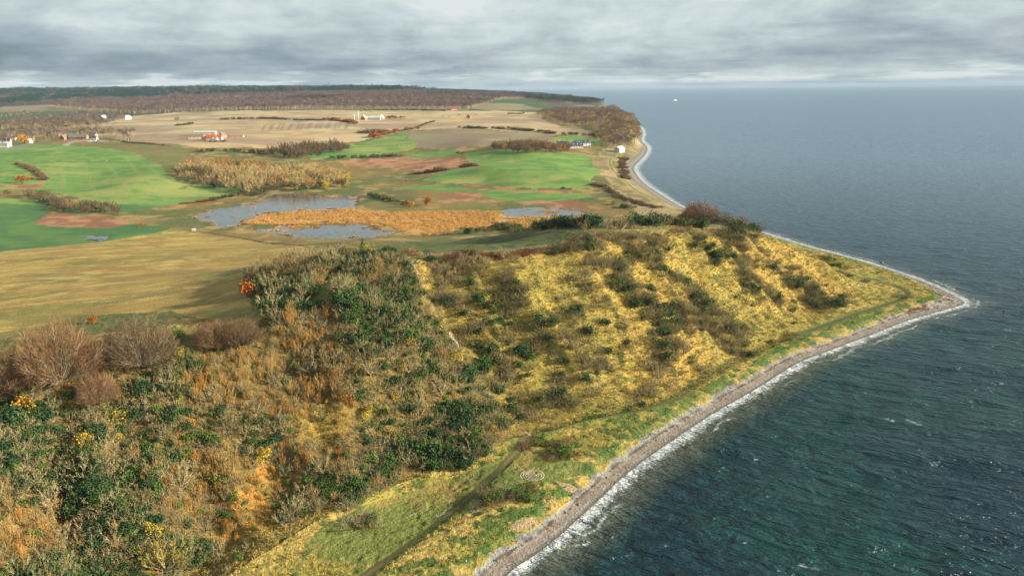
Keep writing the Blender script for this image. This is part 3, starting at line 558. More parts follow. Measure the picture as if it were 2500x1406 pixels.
def bare(seed, H, R, n1=9, n2=7, n3=9, trunk=.15, tw=.07, open_=1.0, curve=.5, tl=1.0, low=.25, lift=.5, fill=0):
    """leafless tree: trunk, limbs that fan out to a dome, branches, twigs"""
    r_ = np.random.default_rng(seed); g_ = Geo(); h0 = H * trunk
    g_.prism(np.array([[0, 0, -.4]]), np.array([[0, 0, h0]]), [H * .022 + .05], [H * .016 + .03], 0, r_)
    az = (np.arange(n1) + r_.uniform(0, .8, n1)) * 2.399; k = (np.arange(n1) + .5) / n1
    th = np.radians(8 + 74 * np.sqrt(k) * open_)                       # from the vertical
    tip = np.stack([np.sin(th) * np.cos(az) * R, np.sin(th) * np.sin(az) * R, h0 + np.cos(th) * (H - h0) * .92 + low * H * np.sin(th) * .5], 1) * r_.uniform(.85, 1.08, (n1, 1))
    st = np.zeros((n1, 3)); st[:, 2] = h0 * r_.uniform(.6, 1.0, n1)
    ctrl = st + (tip - st) * .5 + np.stack([np.cos(az) * R * .12, np.sin(az) * R * .12, -H * .04 * curve + 0 * az], 1)
    def bez(t): t = np.asarray(t); t = t[..., None]; return (1 - t) ** 2 * st[:, None] + 2 * t * (1 - t) * ctrl[:, None] + t * t * tip[:, None]
    T = bez(np.linspace(0, 1, 5)[None].repeat(n1, 0)); rad = (H * .011 + .02) * np.array([1, .75, .5, .3, .1])
    for j in range(4): g_.prism(T[:, j], T[:, j + 1], np.full(n1, rad[j]), np.full(n1, rad[j + 1]), 0, r_)
    t2 = r_.uniform(.25, 1.0, (n1, n2)); p2 = bez(t2).reshape(-1, 3); lim = nrm(np.repeat(tip - st, n2, 0)); t2 = t2.reshape(-1, 1)
    d2 = nrm(lim + perp(lim, r_) * r_.uniform(.45, .95, (len(p2), 1)) + np.array([0, 0, lift])) * (R * .46 * (1.15 - t2 * .65)) * r_.uniform(.7, 1.2, (len(p2), 1))
    g_.spikes(p2, d2, np.full(len(p2), tw * 2.0), 0, r_)
    p3 = (p2[:, None] + d2[:, None] * r_.uniform(.2, 1, (len(p2), n3, 1))).reshape(-1, 3); dd = np.repeat(nrm(d2), n3, 0)
    d3 = nrm(dd + perp(dd, r_) * .75 + np.array([0, 0, lift])) * (r_.uniform(.5, 1.2, (len(p3), 1)) * R * .17 * tl)
    g_.spikes(p3, d3, np.full(len(p3), tw), 1, r_)
    if fill:                                       # the fine outer spray of twigs that rounds the crown
        v = nrm(r_.normal(size=(fill, 3)) * [1, 1, .8] + [0, 0, .25]); v[:, 2] = np.abs(v[:, 2]) - .12; rad = r_.uniform(.55, 1, fill)[:, None] ** .7 * (1 + .07 * np.sin(v[:, :1] * 9 + seed) * np.cos(v[:, 1:2] * 8))
        pf = v * rad * np.array([R * .98, R * .98, H * .72]) + [0, 0, H * .24]; g_.spikes(pf, nrm(v + r_.normal(size=v.shape) * .45 + [0, 0, .35]) * r_.uniform(.5, 1.3, (fill, 1)), np.full(fill, tw * 1.1), 1, r_)
    return g_
def brush(seed, H, R, n=90, tw=.10, up=1.0, m=0):
    """leafless shrub of upright rods and twigs from one stool"""
    r_ = np.random.default_rng(seed); g_ = Geo(); az = r_.uniform(0, 6.283, n); rr_ = np.sqrt(r_.uniform(0, 1, n)) * R
    p = np.stack([np.cos(az) * rr_ * .45, np.sin(az) * rr_ * .45, -.2 + 0 * az], 1)
    hh = H * r_.uniform(.6, 1.0, n) * np.sqrt(np.clip(1 - (rr_ / R) ** 2 * .65, .05, 1))
    d = np.stack([np.cos(az) * rr_ * .75 / up, np.sin(az) * rr_ * .75 / up, hh], 1); d[:, :2] += r_.normal(size=(n, 2)) * R * .1
    g_.spikes(p, d, np.full(n, tw * 1.1), 0, r_)
    k = 5; p3 = (p[:, None] + d[:, None] * r_.uniform(.3, .95, (n, k, 1))).reshape(-1, 3); dd = np.repeat(nrm(d), k, 0)
    g_.spikes(p3, nrm(dd * up + perp(dd, r_) * .8 + np.array([0, 0, .25])) * r_.uniform(.12, .32, (len(p3), 1)) * H * .75, np.full(len(p3), tw * .8), 1, r_)
    return g_
def leafy(seed, H, R, n=420, size=.5, lumps=7, stem=True, m=1, flat=1.0, fill=.35):
    r_ = np.random.default_rng(seed); g_ = Geo(); 
    if stem:
        a = r_.uniform(0, 6.28, 6); q = np.stack([np.cos(a) * R * .5, np.sin(a) * R * .5, H * r_.uniform(.5, .9, 6)], 1); g_.prism(np.zeros((6, 3)), q, np.full(6, H * .016 + .03), np.full(6, .02), 0, r_)
    c = np.stack([r_.normal(0, R * .38, lumps), r_.normal(0, R * .38, lumps), r_.uniform(.35, .72, lumps) * H], 1); lr = R * r_.uniform(.38, .62, lumps)
    i = r_.integers(0, lumps, n); v = nrm(r_.normal(size=(n, 3))); rad = lr[i] * (fill + (1 - fill) * r_.uniform(0, 1, n) ** .35); rad *= 1 + .25 * np.sin(v[:, 0] * 7 + v[:, 2] * 9)
    p = c[i] + v * rad[:, None] * np.array([1, 1, H / (2 * R) * flat + .15]); p[:, 2] = np.clip(p[:, 2], .02, H * 1.05)
    g_.leaves(p, size, m, r_); return g_
def spruce(seed, H, R, n=500, size=.5):
    r_ = np.random.default_rng(seed); g_ = Geo(); g_.prism(np.array([[0, 0, -.2]]), np.array([[0, 0, H]]), [H * .02], [.02], 0, r_)
    h = r_.uniform(.04, 1, n) ** 1.15; a = r_.uniform(0, 6.283, n); rr_ = R * (1 - h) * r_.uniform(.45, 1, n) * (1 + .25 * np.sin(h * 40)) + .1
    g_.leaves(np.stack([np.cos(a) * rr_, np.sin(a) * rr_, h * H - rr_ * .15], 1), size, 1, r_, up=.1); return g_
def tuftg(seed, n=16, H=.6, R=.45, w=.12):
    r_ = np.random.default_rng(seed); g_ = Geo(); a = r_.uniform(0, 6.283, n); q = r_.uniform(0, 1, n) ** .5 * R
    p = np.stack([np.cos(a) * q * .6, np.sin(a) * q * .6, 0 * a - .08], 1); d = np.stack([np.cos(a) * q * 1.1 + .12, np.sin(a) * q * 1.1, H * r_.uniform(.5, 1, n)], 1)
    g_.spikes(p, d, np.full(n, w), 0, r_); return g_
def far_tree(seed, H, R, n=70, size=1.6, trunk=True):
    r_ = np.random.default_rng(seed); g_ = Geo()
    if trunk: g_.prism(np.array([[0, 0, -1.]]), np.array([[0, 0, H * .6]]), [H * .026], [H * .014], 0, r_)
    v = nrm(r_.normal(size=(n, 3))); v[:, 2] = np.abs(v[:, 2]) * 1.2 - .25; rad = r_.uniform(.45, 1, n)[:, None]
    p = v * rad * np.array([R, R, H * .36]) + np.array([0, 0, H * .66]); d = nrm(v + r_.normal(size=v.shape) * .35 + np.array([0, 0, .5])) * size * r_.uniform(.8, 1.6, (n, 1))
    g_.spikes(p, d, np.full(n, size * .42), 1, r_); g_.leaves(p[: n // 2] * .9, size * .55, 1, r_, .6); return g_
# key -> list of (geo, materials)
TPL = {}
def tpl(key, geos, mats): TPL[key] = [(q, mats) for q in geos]
tpl('beech', [bare(11 + i, 14.5, 9.6, 60, 18, 12, .03, .05, 1.05, .9, .7, .16, .45, 9000) for i in range(3)], ['grey bark', 'red brown twigs'])
tpl('ash', [bare(31 + i, 8.5, 4.4, 16, 9, 8, .12, .09, 1.0, .5, 1.0, .2) for i in range(3)], ['pale bark', 'grey twigs'])
tpl('gold_ash', [bare(41 + i, 8.0, 4.4, 13, 8, 9, .12, .09, .95, .5, 1.0, .2) for i in range(1)], ['pale bark', 'yellow leaves'])
tpl('shrub_grey', [bare(51 + i, 4.0, 2.4, 10, 6, 6, .05, .065, 1.0, .5, 1.1, .3, .3) for i in range(4)], ['pale bark', 'grey twigs'])
tpl('shrub_olive', [bare(61 + i, 3.4, 2.5, 9, 6, 7, .05, .075, 1.0, .5, 1.1, .3, .3) for i in range(3)], ['grey bark', 'olive twigs'])
tpl('shrub_tan', [brush(71 + i, 4.8, 1.6, 42, .085, 1.5) for i in range(3)], ['tan twigs', 'tan twigs'])
tpl('shrub_orange', [brush(81 + i, 4.6, 1.6, 44, .085, 1.5) for i in range(3)], ['tan twigs', 'orange twigs'])
tpl('shrub_brown', [brush(91 + i, 2.6, 2.0, 60, .075, .9) for i in range(3)], ['grey twigs', 'brown twigs'])
tpl('shrub_mauve', [brush(95 + i, 3.0, 2.2, 70, .07, .9) for i in range(3)], ['grey twigs', 'grey twigs'])
tpl('bramble', [brush(101 + i, 1.3, 1.6, 60, .08, .7) for i in range(2)], ['maroon twigs', 'maroon twigs'])
tpl('bush_dark', [leafy(111 + i, 3.4, 2.3, 520, .40) for i in range(3)], ['dark bark', 'dark leaves'])
tpl('bush_green', [leafy(121 + i, 2.8, 1.9, 420, .36) for i in range(3)], ['dark bark', 'green leaves'])
tpl('bush_yellow', [leafy(131 + i, 4.2, 2.2, 360, .38, fill=.2) for i in range(2)], ['grey bark', 'yellow leaves'])
tpl('bush_rust', [leafy(141 + i, 4.0, 2.2, 420, .38, fill=.2) for i in range(2)], ['dark bark', 'rust leaves'])
tpl('bush_amber', [leafy(146 + i, 3.6, 2.0, 380, .38, fill=.2) for i in range(2)], ['dark bark', 'amber leaves'])
tpl('dome_bush', [leafy(148 + i, 9, 6.5, 2600, .34, 9, fill=.35) for i in range(2)], ['grey bark', 'red brown twigs'])
tpl('cypress', [spruce(151, 5.5, 1.7, 600, .40)], ['dark bark', 'green leaves'])
tpl('spruce', [spruce(155 + i, 13, 3.4, 260, 1.1) for i in range(2)], ['dark bark', 'needles'])
tpl('wood_pale', [bare(161 + i, 14, 7.0, 13, 8, 7, .22, .22, .95, .5, 1.1, .2, .4) for i in range(4)], ['pale bark', 'pale twigs'])
tpl('wood_brown', [bare(171 + i, 12, 6.0, 12, 8, 7, .18, .24, .95, .5, 1.1, .2, .4) for i in range(3)], ['dark bark', 'brown twigs'])
tpl('wood_red', [bare(176 + i, 13, 6.2, 12, 8, 8, .18, .24, .95, .5, 1.1, .2, .4) for i in range(3)], ['grey bark', 'orange twigs'])
tpl('wood_maroon', [bare(181 + i, 11, 6.0, 12, 8, 8, .15, .24, .95, .5, 1.1, .2, .4) for i in range(3)], ['dark bark', 'red brown twigs'])
tpl('wood_yellow', [leafy(186 + i, 10, 5.2, 420, .9, 9, fill=.2) for i in range(2)], ['grey bark', 'yellow leaves'])
tpl('wood_green', [leafy(189 + i, 7, 5.0, 360, 1.0, 9) for i in range(2)], ['dark bark', 'dark leaves'])
tpl('scrub', [leafy(196 + i, 3.0, 3.0, 110, .8, 5, False, 1) for i in range(3)], ['dark bark', 'brown twigs'])
tpl('scrub_dark', [leafy(206 + i, 3.0, 3.0, 110, .8, 5, False, 1) for i in range(2)], ['dark bark', 'dark leaves'])
tpl('scrub_rust', [leafy(211 + i, 3.0, 3.0, 110, .8, 5, False, 1) for i in range(2)], ['dark bark', 'rust leaves'])
tpl('scrub_maroon', [brush(216 + i, 2.2, 2.8, 110, .16, .8) for i in range(2)], ['maroon twigs', 'red brown twigs'])
tpl('far_purple', [far_tree(221 + i, 19, 7) for i in range(4)], ['pale bark', 'purple twigs'])
tpl('far_brown', [far_tree(231 + i, 17, 7) for i in range(3)], ['grey bark', 'brown twigs'])
tpl('far_tan', [far_tree(236 + i, 14, 6.5) for i in range(3)], ['pale bark', 'tan twigs'])
tpl('far_dark', [far_tree(241 + i, 17, 6, 70, 1.7) for i in range(2)], ['dark bark', 'needles'])
def clump(seed, keys, n=14, R=36):
    r_ = np.random.default_rng(seed); g_ = Geo()
    for i in range(n):
        q, _ = TPL[keys[r_.integers(len(keys))]][0]; a = r_.uniform(0, 6.283); rr_ = R * math.sqrt(r_.uniform(0, 1)); sc_ = r_.uniform(.8, 1.2)
        for V, F, M in zip(q.V, q.F, q.M):
            F0 = F - F.min(); s_ = slice(None)
            g_.add(V * sc_ + np.array([math.cos(a) * rr_, math.sin(a) * rr_, 0]), F0, int(M[0]))
    return g_
tpl('mass_purple', [clump(251 + i, ['far_purple']) for i in range(3)], ['dark bark', 'purple twigs'])
tpl('mass_cloud_shade', [clump(261 + i, ['far_purple']) for i in range(2)], ['dark bark', 'needles'])  # bare crowns in the dark needle colour: cloud shadow painted onto distant woods
tpl('tuft', [tuftg(271 + i) for i in range(4)], ['dry grass'])
tpl('tuft_green', [tuftg(281 + i, 16, .45, .5, .15) for i in range(2)], ['green grass'])
tpl('reed', [tuftg(286 + i, 16, 1.6, .9, .3) for i in range(3)], ['reed'])
_mc = {}
def tmesh(key, i, only=None, name=None):
    k = (key, i, only)
    if k not in _mc: q, m = TPL[key][i]; _mc[k] = q.mesh(name or key, m, only)
    return _mc[k]
# ---- one shared node group: instances on the points of a mesh (only for growth nobody could count)
def scatter_stuff(name, recs, label):
    """recs: list of (key, x, y, z, scale, rot)"""
    if not recs: return
    keys = sorted({(r[0], i) for r in recs for i in range(len(TPL[r[0]]))})
    coll = bpy.data.collections.new(name + ' kinds'); idx = {}
    for n, k in enumerate(keys):
        o = bpy.data.objects.new('%s %03d' % (name, n), tmesh(k[0], k[1])); coll.objects.link(o); idx[k] = n
    me = bpy.data.meshes.new(name); me.vertices.add(len(recs))
    me.vertices.foreach_set('co', np.array([r[1:4] for r in recs], np.float32).ravel())
    A = me.attributes.new('pick', 'INT', 'POINT'); A.data.foreach_set('value', [idx[(r[0], int(rng.integers(len(TPL[r[0]]))))] for r in recs])
    A = me.attributes.new('size', 'FLOAT', 'POINT'); A.data.foreach_set('value', [float(r[4]) for r in recs])
    A = me.attributes.new('turn', 'FLOAT_VECTOR', 'POINT'); A.data.foreach_set('vector', np.array([(rng.normal(0, .08), rng.normal(0, .08), r[5]) for r in recs], np.float32).ravel())
    o = link(name, me, kind='stuff', label=label)
    ng = bpy.data.node_groups.new(name, 'GeometryNodeTree')
    ng.interface.new_socket('Geometry', in_out='INPUT', socket_type='NodeSocketGeometry'); ng.interface.new_socket('Geometry', in_out='OUTPUT', socket_type='NodeSocketGeometry')
    N = ng.nodes; L = ng.links; gi = N.new('NodeGroupInput'); go = N.new('NodeGroupOutput')
    ci = N.new('GeometryNodeCollectionInfo'); ci.inputs[0].default_value = coll; ci.inputs[1].default_value = True; ci.inputs[2].default_value = True
    ip = N.new('GeometryNodeInstanceOnPoints'); ip.inputs['Pick Instance'].default_value = True
    def attr(nm, ty):
        a = N.new('GeometryNodeInputNamedAttribute'); a.data_type = ty; a.inputs[0].default_value = nm; return a.outputs[0]
    L.new(gi.outputs[0], ip.inputs['Points']); L.new(ci.outputs[0], ip.inputs['Instance']); L.new(attr('pick', 'INT'), ip.inputs['Instance Index'])
    e2r = N.new('FunctionNodeEulerToRotation'); L.new(attr('turn', 'FLOAT_VECTOR'), e2r.inputs[0]); L.new(e2r.outputs[0], ip.inputs['Rotation'])
    L.new(attr('size', 'FLOAT'), ip.inputs['Scale']); L.new(ip.outputs[0], go.inputs[0])
    o.modifiers.new('growth', 'NODES').node_group = ng
    return o
def plant(key, x, y, sc_=1.0, rot=None, name='shrub', label='', cat='shrub', group=None, parts=False, z=None):
    """one countable plant; parts=True gives it a trunk and a crown of its own"""
    i = int(rng.integers(len(TPL[key]))); rot = rng.uniform(0, 6.283) if rot is None else rot; z = float(land(np.array([x]), np.array([y]))[0]) - .05 if z is None else z
    if parts:
        o = link(name, None, loc=(x, y, z)); m0 = tmesh(key, i, 0, 'trunk'); m1 = tmesh(key, i, 1, 'crown')
        link('trunk', m0, o); link('crown', m1, o)
    else: o = link(name, tmesh(key, i, None, name), loc=(x, y, z))
    o.rotation_euler = (0, 0, rot); o.scale = (sc_, sc_, sc_ * rng.uniform(.9, 1.12)); o['label'] = label; o['category'] = cat
    if group: o['group'] = group
    return o
def jitter_in(poly, sp_, seed=0, jit=.45):
    P = np.asarray(poly); r_ = np.random.default_rng(seed); xs = np.arange(P[:, 0].min(), P[:, 0].max(), sp_); ys = np.arange(P[:, 1].min(), P[:, 1].max(), sp_)
    X, Y = np.meshgrid(xs, ys); X[1::2] += sp_ / 2; X = X.ravel() + r_.uniform(-jit, jit, X.size) * sp_; Y = Y.ravel() + r_.uniform(-jit, jit, Y.size) * sp_
    k = inpoly(X, Y, P); return X[k], Y[k]
print('templates', time.time() - T0)
# ------------------------------------------------------------------ the thicket on the left flank of the bluff
THICK = [(-120,950),(150,905),(430,855),(640,815),(655,740),(600,690),(640,650),(760,618),(870,622),(985,640),(1035,700),(1062,790),(1110,850),(1160,900),(1195,960),(1255,1045),(1200,1110),(1130,1150),(1050,1165),(1005,1140),(940,1200),(850,1258),(800,1235),(700,1290),(560,1330),(470,1400),(440,1480),(-200,1700)]
_q = g(np.array(THICK, float))[:, :2]; _q[-1] = (-75, 92); 
THICKW = np.vstack([_q[:-2], [(-58, 118), (-78, 90), (-150, 60), (-190, 110)]])
# named tint areas of the thicket (pixels)
def pz(*p): return g(np.array(p, float))[:, :2]
A_dark = [pz((0,960),(120,990),(160,1060),(100,1110),(0,1110)), pz((990,1080),(1080,1000),(1150,990),(1180,1060),(1150,1140),(1040,1160)), pz((150,1180),(330,1140),(380,1300),(250,1320),(160,1260)), pz((1180,850),(1198,850),(1200,930),(1185,930)),
          pz((620,700),(760,680),(780,760),(650,770)), pz((820,700),(980,690),(1060,850),(900,900),(830,800))]
A_orange = [pz((430,890),(640,860),(860,900),(860,1010),(700,1020),(450,990)), pz((0,1230),(120,1250),(100,1370),(0,1380))]
A_unused = [pz((430,890),(640,860),(860,900),(860,1010),(700,1020),(450,990)), pz((880,930),(1000,900),(1060,980),(930,1040)), pz((0,1230),(120,1250),(100,1370),(0,1380))]
A_gold = [pz((720,1000),(830,960),(870,1040),(800,1110),(720,1090)), pz((560,1210),(640,1120),(700,1180),(660,1260),(700,1290),(560,1340),(500,1300)), pz((1000,640),(1060,640),(1080,790),(1040,740))]
def inany(x, y, L_): 
    m = np.zeros(np.shape(x), bool)
    for P in L_: m |= inpoly(x, y, P)
    return m
X, Y = jitter_in(THICKW, 1.75, 3); Zt = land(X, Y)
nA = fbm(X, Y, 11, 3, 401); nB = fbm(X, Y, 5, 2, 402); dk = inany(X, Y, A_dark); og = inany(X, Y, A_orange); gdz = inany(X, Y, A_gold)
dr, _, _ = seg_dist(X, Y, LN['top_ride']); ds, _, _ = seg_dist(X, Y, LN['stair_path2']); ds1, _, _ = seg_dist(X, Y, LN['stair_path'])
_bp = g(np.array([(345, 880), (150, 925), (-5, 950), (530, 842), (590, 830)], float))[:, :2]; dbeech = np.min([np.hypot(X - b_[0], Y - b_[1]) for b_ in _bp], 0)
THREC = []
for i in range(len(X)):
    if dr[i] < 3.0 or ds[i] < 1.2 or ds1[i] < 1.5: continue
    u = rng.uniform()
    if gdz[i]:
        if u < .50: continue
        k = 'shrub_tan' if u < .68 else 'bush_amber' if u < .72 else 'bush_green' if u < .76 else 'shrub_grey' if u < .85 else 'shrub_orange'; sc_ = .55
    elif dk[i]: k = 'bush_dark' if u < .50 else 'bush_green' if u < .62 else 'shrub_olive' if u < .82 else 'shrub_grey'; sc_ = 1.05
    elif og[i]: k = 'shrub_tan' if u < .40 else 'shrub_orange' if u < .62 else 'shrub_brown' if u < .76 else 'shrub_grey' if u < .95 else 'bush_green'; sc_ = .85
    elif nA[i] > .54: k = 'shrub_grey' if u < .28 else 'bush_green' if u < .46 else 'bush_dark' if u < .70 else 'shrub_olive' if u < .97 else 'bush_yellow'; sc_ = .95
    elif nA[i] < .43: k = 'shrub_tan' if u < .30 else 'shrub_orange' if u < .40 else 'shrub_grey' if u < .66 else 'shrub_olive' if u < .82 else 'bush_amber' if u < .84 else 'bush_green' if u < .92 else 'shrub_brown'; sc_ = .85
    else: k = 'shrub_grey' if u < .36 else 'shrub_tan' if u < .47 else 'shrub_olive' if u < .72 else 'bush_green' if u < .85 else 'bush_dark' if u < .985 else 'bush_amber'; sc_ = .9
    if k.startswith('bush'): sc_ *= .85
    if dbeech[i] < 9: sc_ *= .5
    if u > .25 and u < .29 and dbeech[i] > 12: k = 'ash'; sc_ = .62
    THREC.append((k, X[i], Y[i], Zt[i] - .1, sc_ * rng.uniform(.65, 1.2) * (.62 + .85 * nB[i]), rng.uniform(0, 6.28)))
# scrub streaks running down the golden cliff, foreland bushes
STREAK = [((1430,600),(1485,655),4.5,.9,'m'),((1500,578),(1530,612),4.5,.9,'m'),((1500,640),(1630,830),5,.75,'d'),((1590,600),(1740,800),8,.75,'d'),((1720,585),(1850,700),7,.7,'d'),((1780,590),(1840,640),5,.7,'m'),((1850,690),(1900,740),3.5,.7,'m'),
 ((1680,800),(1830,830),5,.7,'m'),((1690,720),(1770,810),5,.7,'m'),((1560,700),(1600,770),4,.7,'d'),((1240,690),(1290,735),3,.8,'m'),((1320,960),(1400,985),4,.9,'d'),((1182,855),(1192,925),1.6,1.,'g'),((1205,880),(1250,1010),3,.7,'m'),
 ((1055,690),(1120,775),3.5,.75,'m'),((1168,745),(1188,768),1.3,1.,'g'),((1060,645),(1125,690),3,.8,'m'),((905,650),(990,690),5,1.,'m'),((1930,690),(2050,740),4,.75,'d'),((1985,725),(1990,750),3,.8,'d'),((1200,690),(1380,850),8,.25,'m'),((1400,700),(1600,950),10,.25,'m'),
 ((1340,820),(1440,960),7,.25,'m'),((1120,700),(1180,800),5,.3,'m'),((1315,1080),(1395,1110),3.4,2.6,'b'),((1180,1235),(1300,1200),2.4,2.2,'b'),((2000,628),(2050,655),3,.9,'b'),((2045,665),(2110,690),2.5,.7,'b'),((1860,620),(1980,700),6,.35,'m'),
 ((1900,830),(2000,740),4,.25,'b'),((860,1275),(910,1285),2,.9,'m'),((1080,650),(1180,640),2.5,.7,'m'),((1270,860),(1290,880),1.5,1,'g'),((1210,770),(1225,800),1.5,.8,'g'),((1700,900),(1760,905),2,.5,'b'),((2190,722),(2215,728),1.5,.8,'b'),((1600,830),(1680,850),4,.5,'m'),((1250,760),(1330,800),4,.35,'m'),
 ((1100,632),(1290,618),2.2,.9,'r'),((1290,618),(1440,588),2.2,.9,'r'),((880,632),(1000,622),2,.7,'r'),((1460,575),(1800,570),1.6,.4,'r')]
REDREC = []
_sg = g(np.array([p for s_ in STREAK for p in s_[:2]], float))
mixes = dict(m=[('shrub_mauve', .40), ('shrub_brown', .2), ('shrub_grey', .34), ('bush_dark', .06)], d=[('shrub_brown', .2), ('shrub_mauve', .30), ('bush_dark', .15), ('shrub_olive', .35)], g=[('bush_dark', .6), ('bush_green', .4)],
             b=[('shrub_brown', .5), ('bramble', .4), ('bush_green', .1)], r=[('bramble', .8), ('shrub_brown', .2)])
for i, (_, _, w_, dens, mk) in enumerate(STREAK):
    a = _sg[2 * i, :2]; b = _sg[2 * i + 1, :2]; L = np.hypot(*(b - a)); w_ *= 1.35; n = int(max(2, dens * (L + w_) * w_ * 2 / (1.6 if mk == 'r' else 3.6)))
    t = rng.uniform(-.12, 1.12, n); off = (np.clip(rng.normal(0, .5, n), -1.2, 1.2) + .7 * np.sin(t * 7 + i)) * w_; dv = (b - a) / (L + 1e-6)
    xs = a[0] + (b - a)[0] * t - dv[1] * off; ys = a[1] + (b - a)[1] * t + dv[0] * off; zs = land(xs, ys)
    ks, ps = zip(*mixes[mk])
    for j in range(n): 
        k = rng.choice(ks, p=ps); (REDREC if mk == 'r' and k == 'bramble' else THREC).append((k, xs[j], ys[j], zs[j] - .1, rng.uniform(.55, 1.15) * (1.35 if k in ('shrub_mauve', 'shrub_brown') and mk in 'md' else 1.0) * (1.15 if mk == 'r' else .85 if mk == 'b' else 1.0), rng.uniform(0, 6.28)))
# lone scrub everywhere on the cliff
# growth thinning out to the right of the stairs
_e = g(np.array([(1040,650),(1090,780),(1150,850),(1200,930),(1250,1020),(1300,1030),(1290,950),(1250,850),(1200,740),(1120,650)], float))[:, :2]; X, Y = jitter_in(_e, 2.4, 15); Ze = land(X, Y); ds2, _, _ = seg_dist(X, Y, LN['stair_path2']); ds3, _, _ = seg_dist(X, Y, LN['stair_path'])
for i in range(len(X)):
    if ds2[i] > 1.6 and ds3[i] > 1.6 and rng.uniform() < .38: THREC.append((str(rng.choice(['shrub_grey', 'shrub_tan', 'shrub_olive', 'shrub_mauve', 'bush_green', 'bush_dark'], p=[.3, .22, .22, .16, .05, .05])), X[i], Y[i], Ze[i] - .1, rng.uniform(.35, .8), rng.uniform(0, 6.28)))
X, Y = jitter_in(CLIFF, 3.2, 9); keep_ = (fbm((X * .83 + Y * .56), (X * .56 - Y * .83) * .4, 9, 3, 421) > .50) & ~inpoly(X, Y, THICKW); X, Y = X[keep_], Y[keep_]; Zc = land(X, Y)
for i in range(len(X)): THREC.append((str(rng.choice(['shrub_brown', 'shrub_mauve', 'shrub_grey', 'bush_dark', 'bush_green', 'shrub_olive'], p=[.3, .37, .15, .05, .05, .08])), X[i], Y[i], Zc[i] - .1, rng.uniform(.3, .7), rng.uniform(0, 6.28)))
KIND = dict(ash=('bare_tree', 'pale spreading bare tree'), shrub_grey=('bare_shrub', 'pale grey leafless shrub'), shrub_olive=('bare_shrub', 'olive green leafless shrub'), shrub_tan=('bare_shrub', 'tan shrub of upright rods'), shrub_orange=('bare_shrub', 'orange brown shrub of upright rods'),
            shrub_brown=('bare_shrub', 'low dark brown leafless shrub'), shrub_mauve=('bare_shrub', 'rounded grey mauve thorn shrub'), bramble=('bramble', 'low dark red bramble mound'), bush_dark=('evergreen_bush', 'dark green evergreen bush'), bush_green=('evergreen_bush', 'bright green leafy bush'),
            bush_yellow=('autumn_bush', 'yellow leaved autumn bush'), bush_amber=('autumn_bush', 'amber leaved autumn bush'), bush_rust=('autumn_bush', 'rust leaved autumn bush'))
SIZE = {k: max(np.concatenate(TPL[k][0][0].V)[:, 2]) for k in KIND}
def px_of(x, y, z):
    v = Vector((x, y, z - CAMH)); return 1250 + FOC * v.dot(_R) / v.dot(_F), 703 - FOC * v.dot(_U) / v.dot(_F), v.length
MARKS = [('the two broad beeches', 245, 860), ('the paired smaller beeches', 560, 800), ('the orange maple on the knoll', 605, 705), ('the pointed conifer', 887, 600), ('the viewpoint', 1010, 640), ('the wooden staircase', 1095, 815), ('the path junction', 1292, 1062),
 ('the evergreen clump by the track', 1080, 1090), ('the pale spreading tree', 775, 890), ('the golden tree at the bottom', 405, 1350), ('the yellow tree', 210, 1080), ('the amber maple', 65, 985), ('the grassy ride', 830, 680), ('the orange grass strip', 620, 1200), ('the golden gap', 780, 1030),
 ('the lower left corner', 20, 1390), ('the log steps', 1215, 985), ('the dark hollies', 40, 1060), ('the red brambles of the ridge', 1250, 615), ('the trees of the hill end', 1720, 530), ('the bottom edge', 220, 1395), ('the tip of the point', 2290, 735), ('the side loop of the track', 1540, 1030),
 ('the left end of the ridge fence', 990, 622), ('the red bend of the ridge', 1385, 592), ('the middle of the red ridge strip', 1180, 622), ('the stone spiral', 1300, 1160), ('the beach', 1460, 1180), ('the rounded bush by the beeches', 460, 890), ('the green bush by the orange grass', 548, 1250), ('the ridge fence', 1520, 565), ('the narrow dark bush', 1190, 890), ('the grey thorn at the cliff foot', 1360, 970), ('the dark scrub of the upper slope', 1620, 700),
 ('the dark scrub above the point', 1990, 710), ('the straight grass track', 1850, 860), ('the thorns near the point', 2030, 640), ('the thorns at the slope foot', 1800, 815), ('the middle of the thicket', 420, 1130), ('the brown slope', 650, 950), ('the holly on the left', 300, 1230)]
def area_phrase(u, v, marks=MARKS):
    n_, mu, mv = min(marks, key=lambda m_: (m_[1] - u) ** 2 + 1.6 * (m_[2] - v) ** 2); du, dv = u - mu, v - mv
    w_ = ('right of' if du > 0 else 'left of') if abs(du) > abs(dv) * 1.2 else ('below' if dv > 0 else 'above')
    return ('just ' if math.hypot(du, dv) < 38 else 'well ' if math.hypot(du, dv) > 95 else '') + w_ + ' ' + n_
_used = set()
def phrase_for(base, u, v):
    L_ = sorted(MARKS, key=lambda m_: (m_[1] - u) ** 2 + 1.6 * (m_[2] - v) ** 2)
    c_ = [area_phrase(u, v), 'between %s and %s' % (L_[0][0], L_[1][0])] + [area_phrase(u, v, [L_[k]]) for k in (1, 2)] + ['between %s and %s' % (L_[0][0], L_[2][0]), 'between %s and %s' % (L_[1][0], L_[2][0]), area_phrase(u, v, [L_[3]])]
    c_ = [base + ' ' + q for q in c_ if len((base + ' ' + q).split()) <= 16]
    for q in c_:
        if q not in _used: _used.add(q); return q
    return c_[0]
rest = []; cnt = {}
order = sorted(THREC, key=lambda r: -r[4] * SIZE[r[0]] / math.hypot(r[1], r[2]))
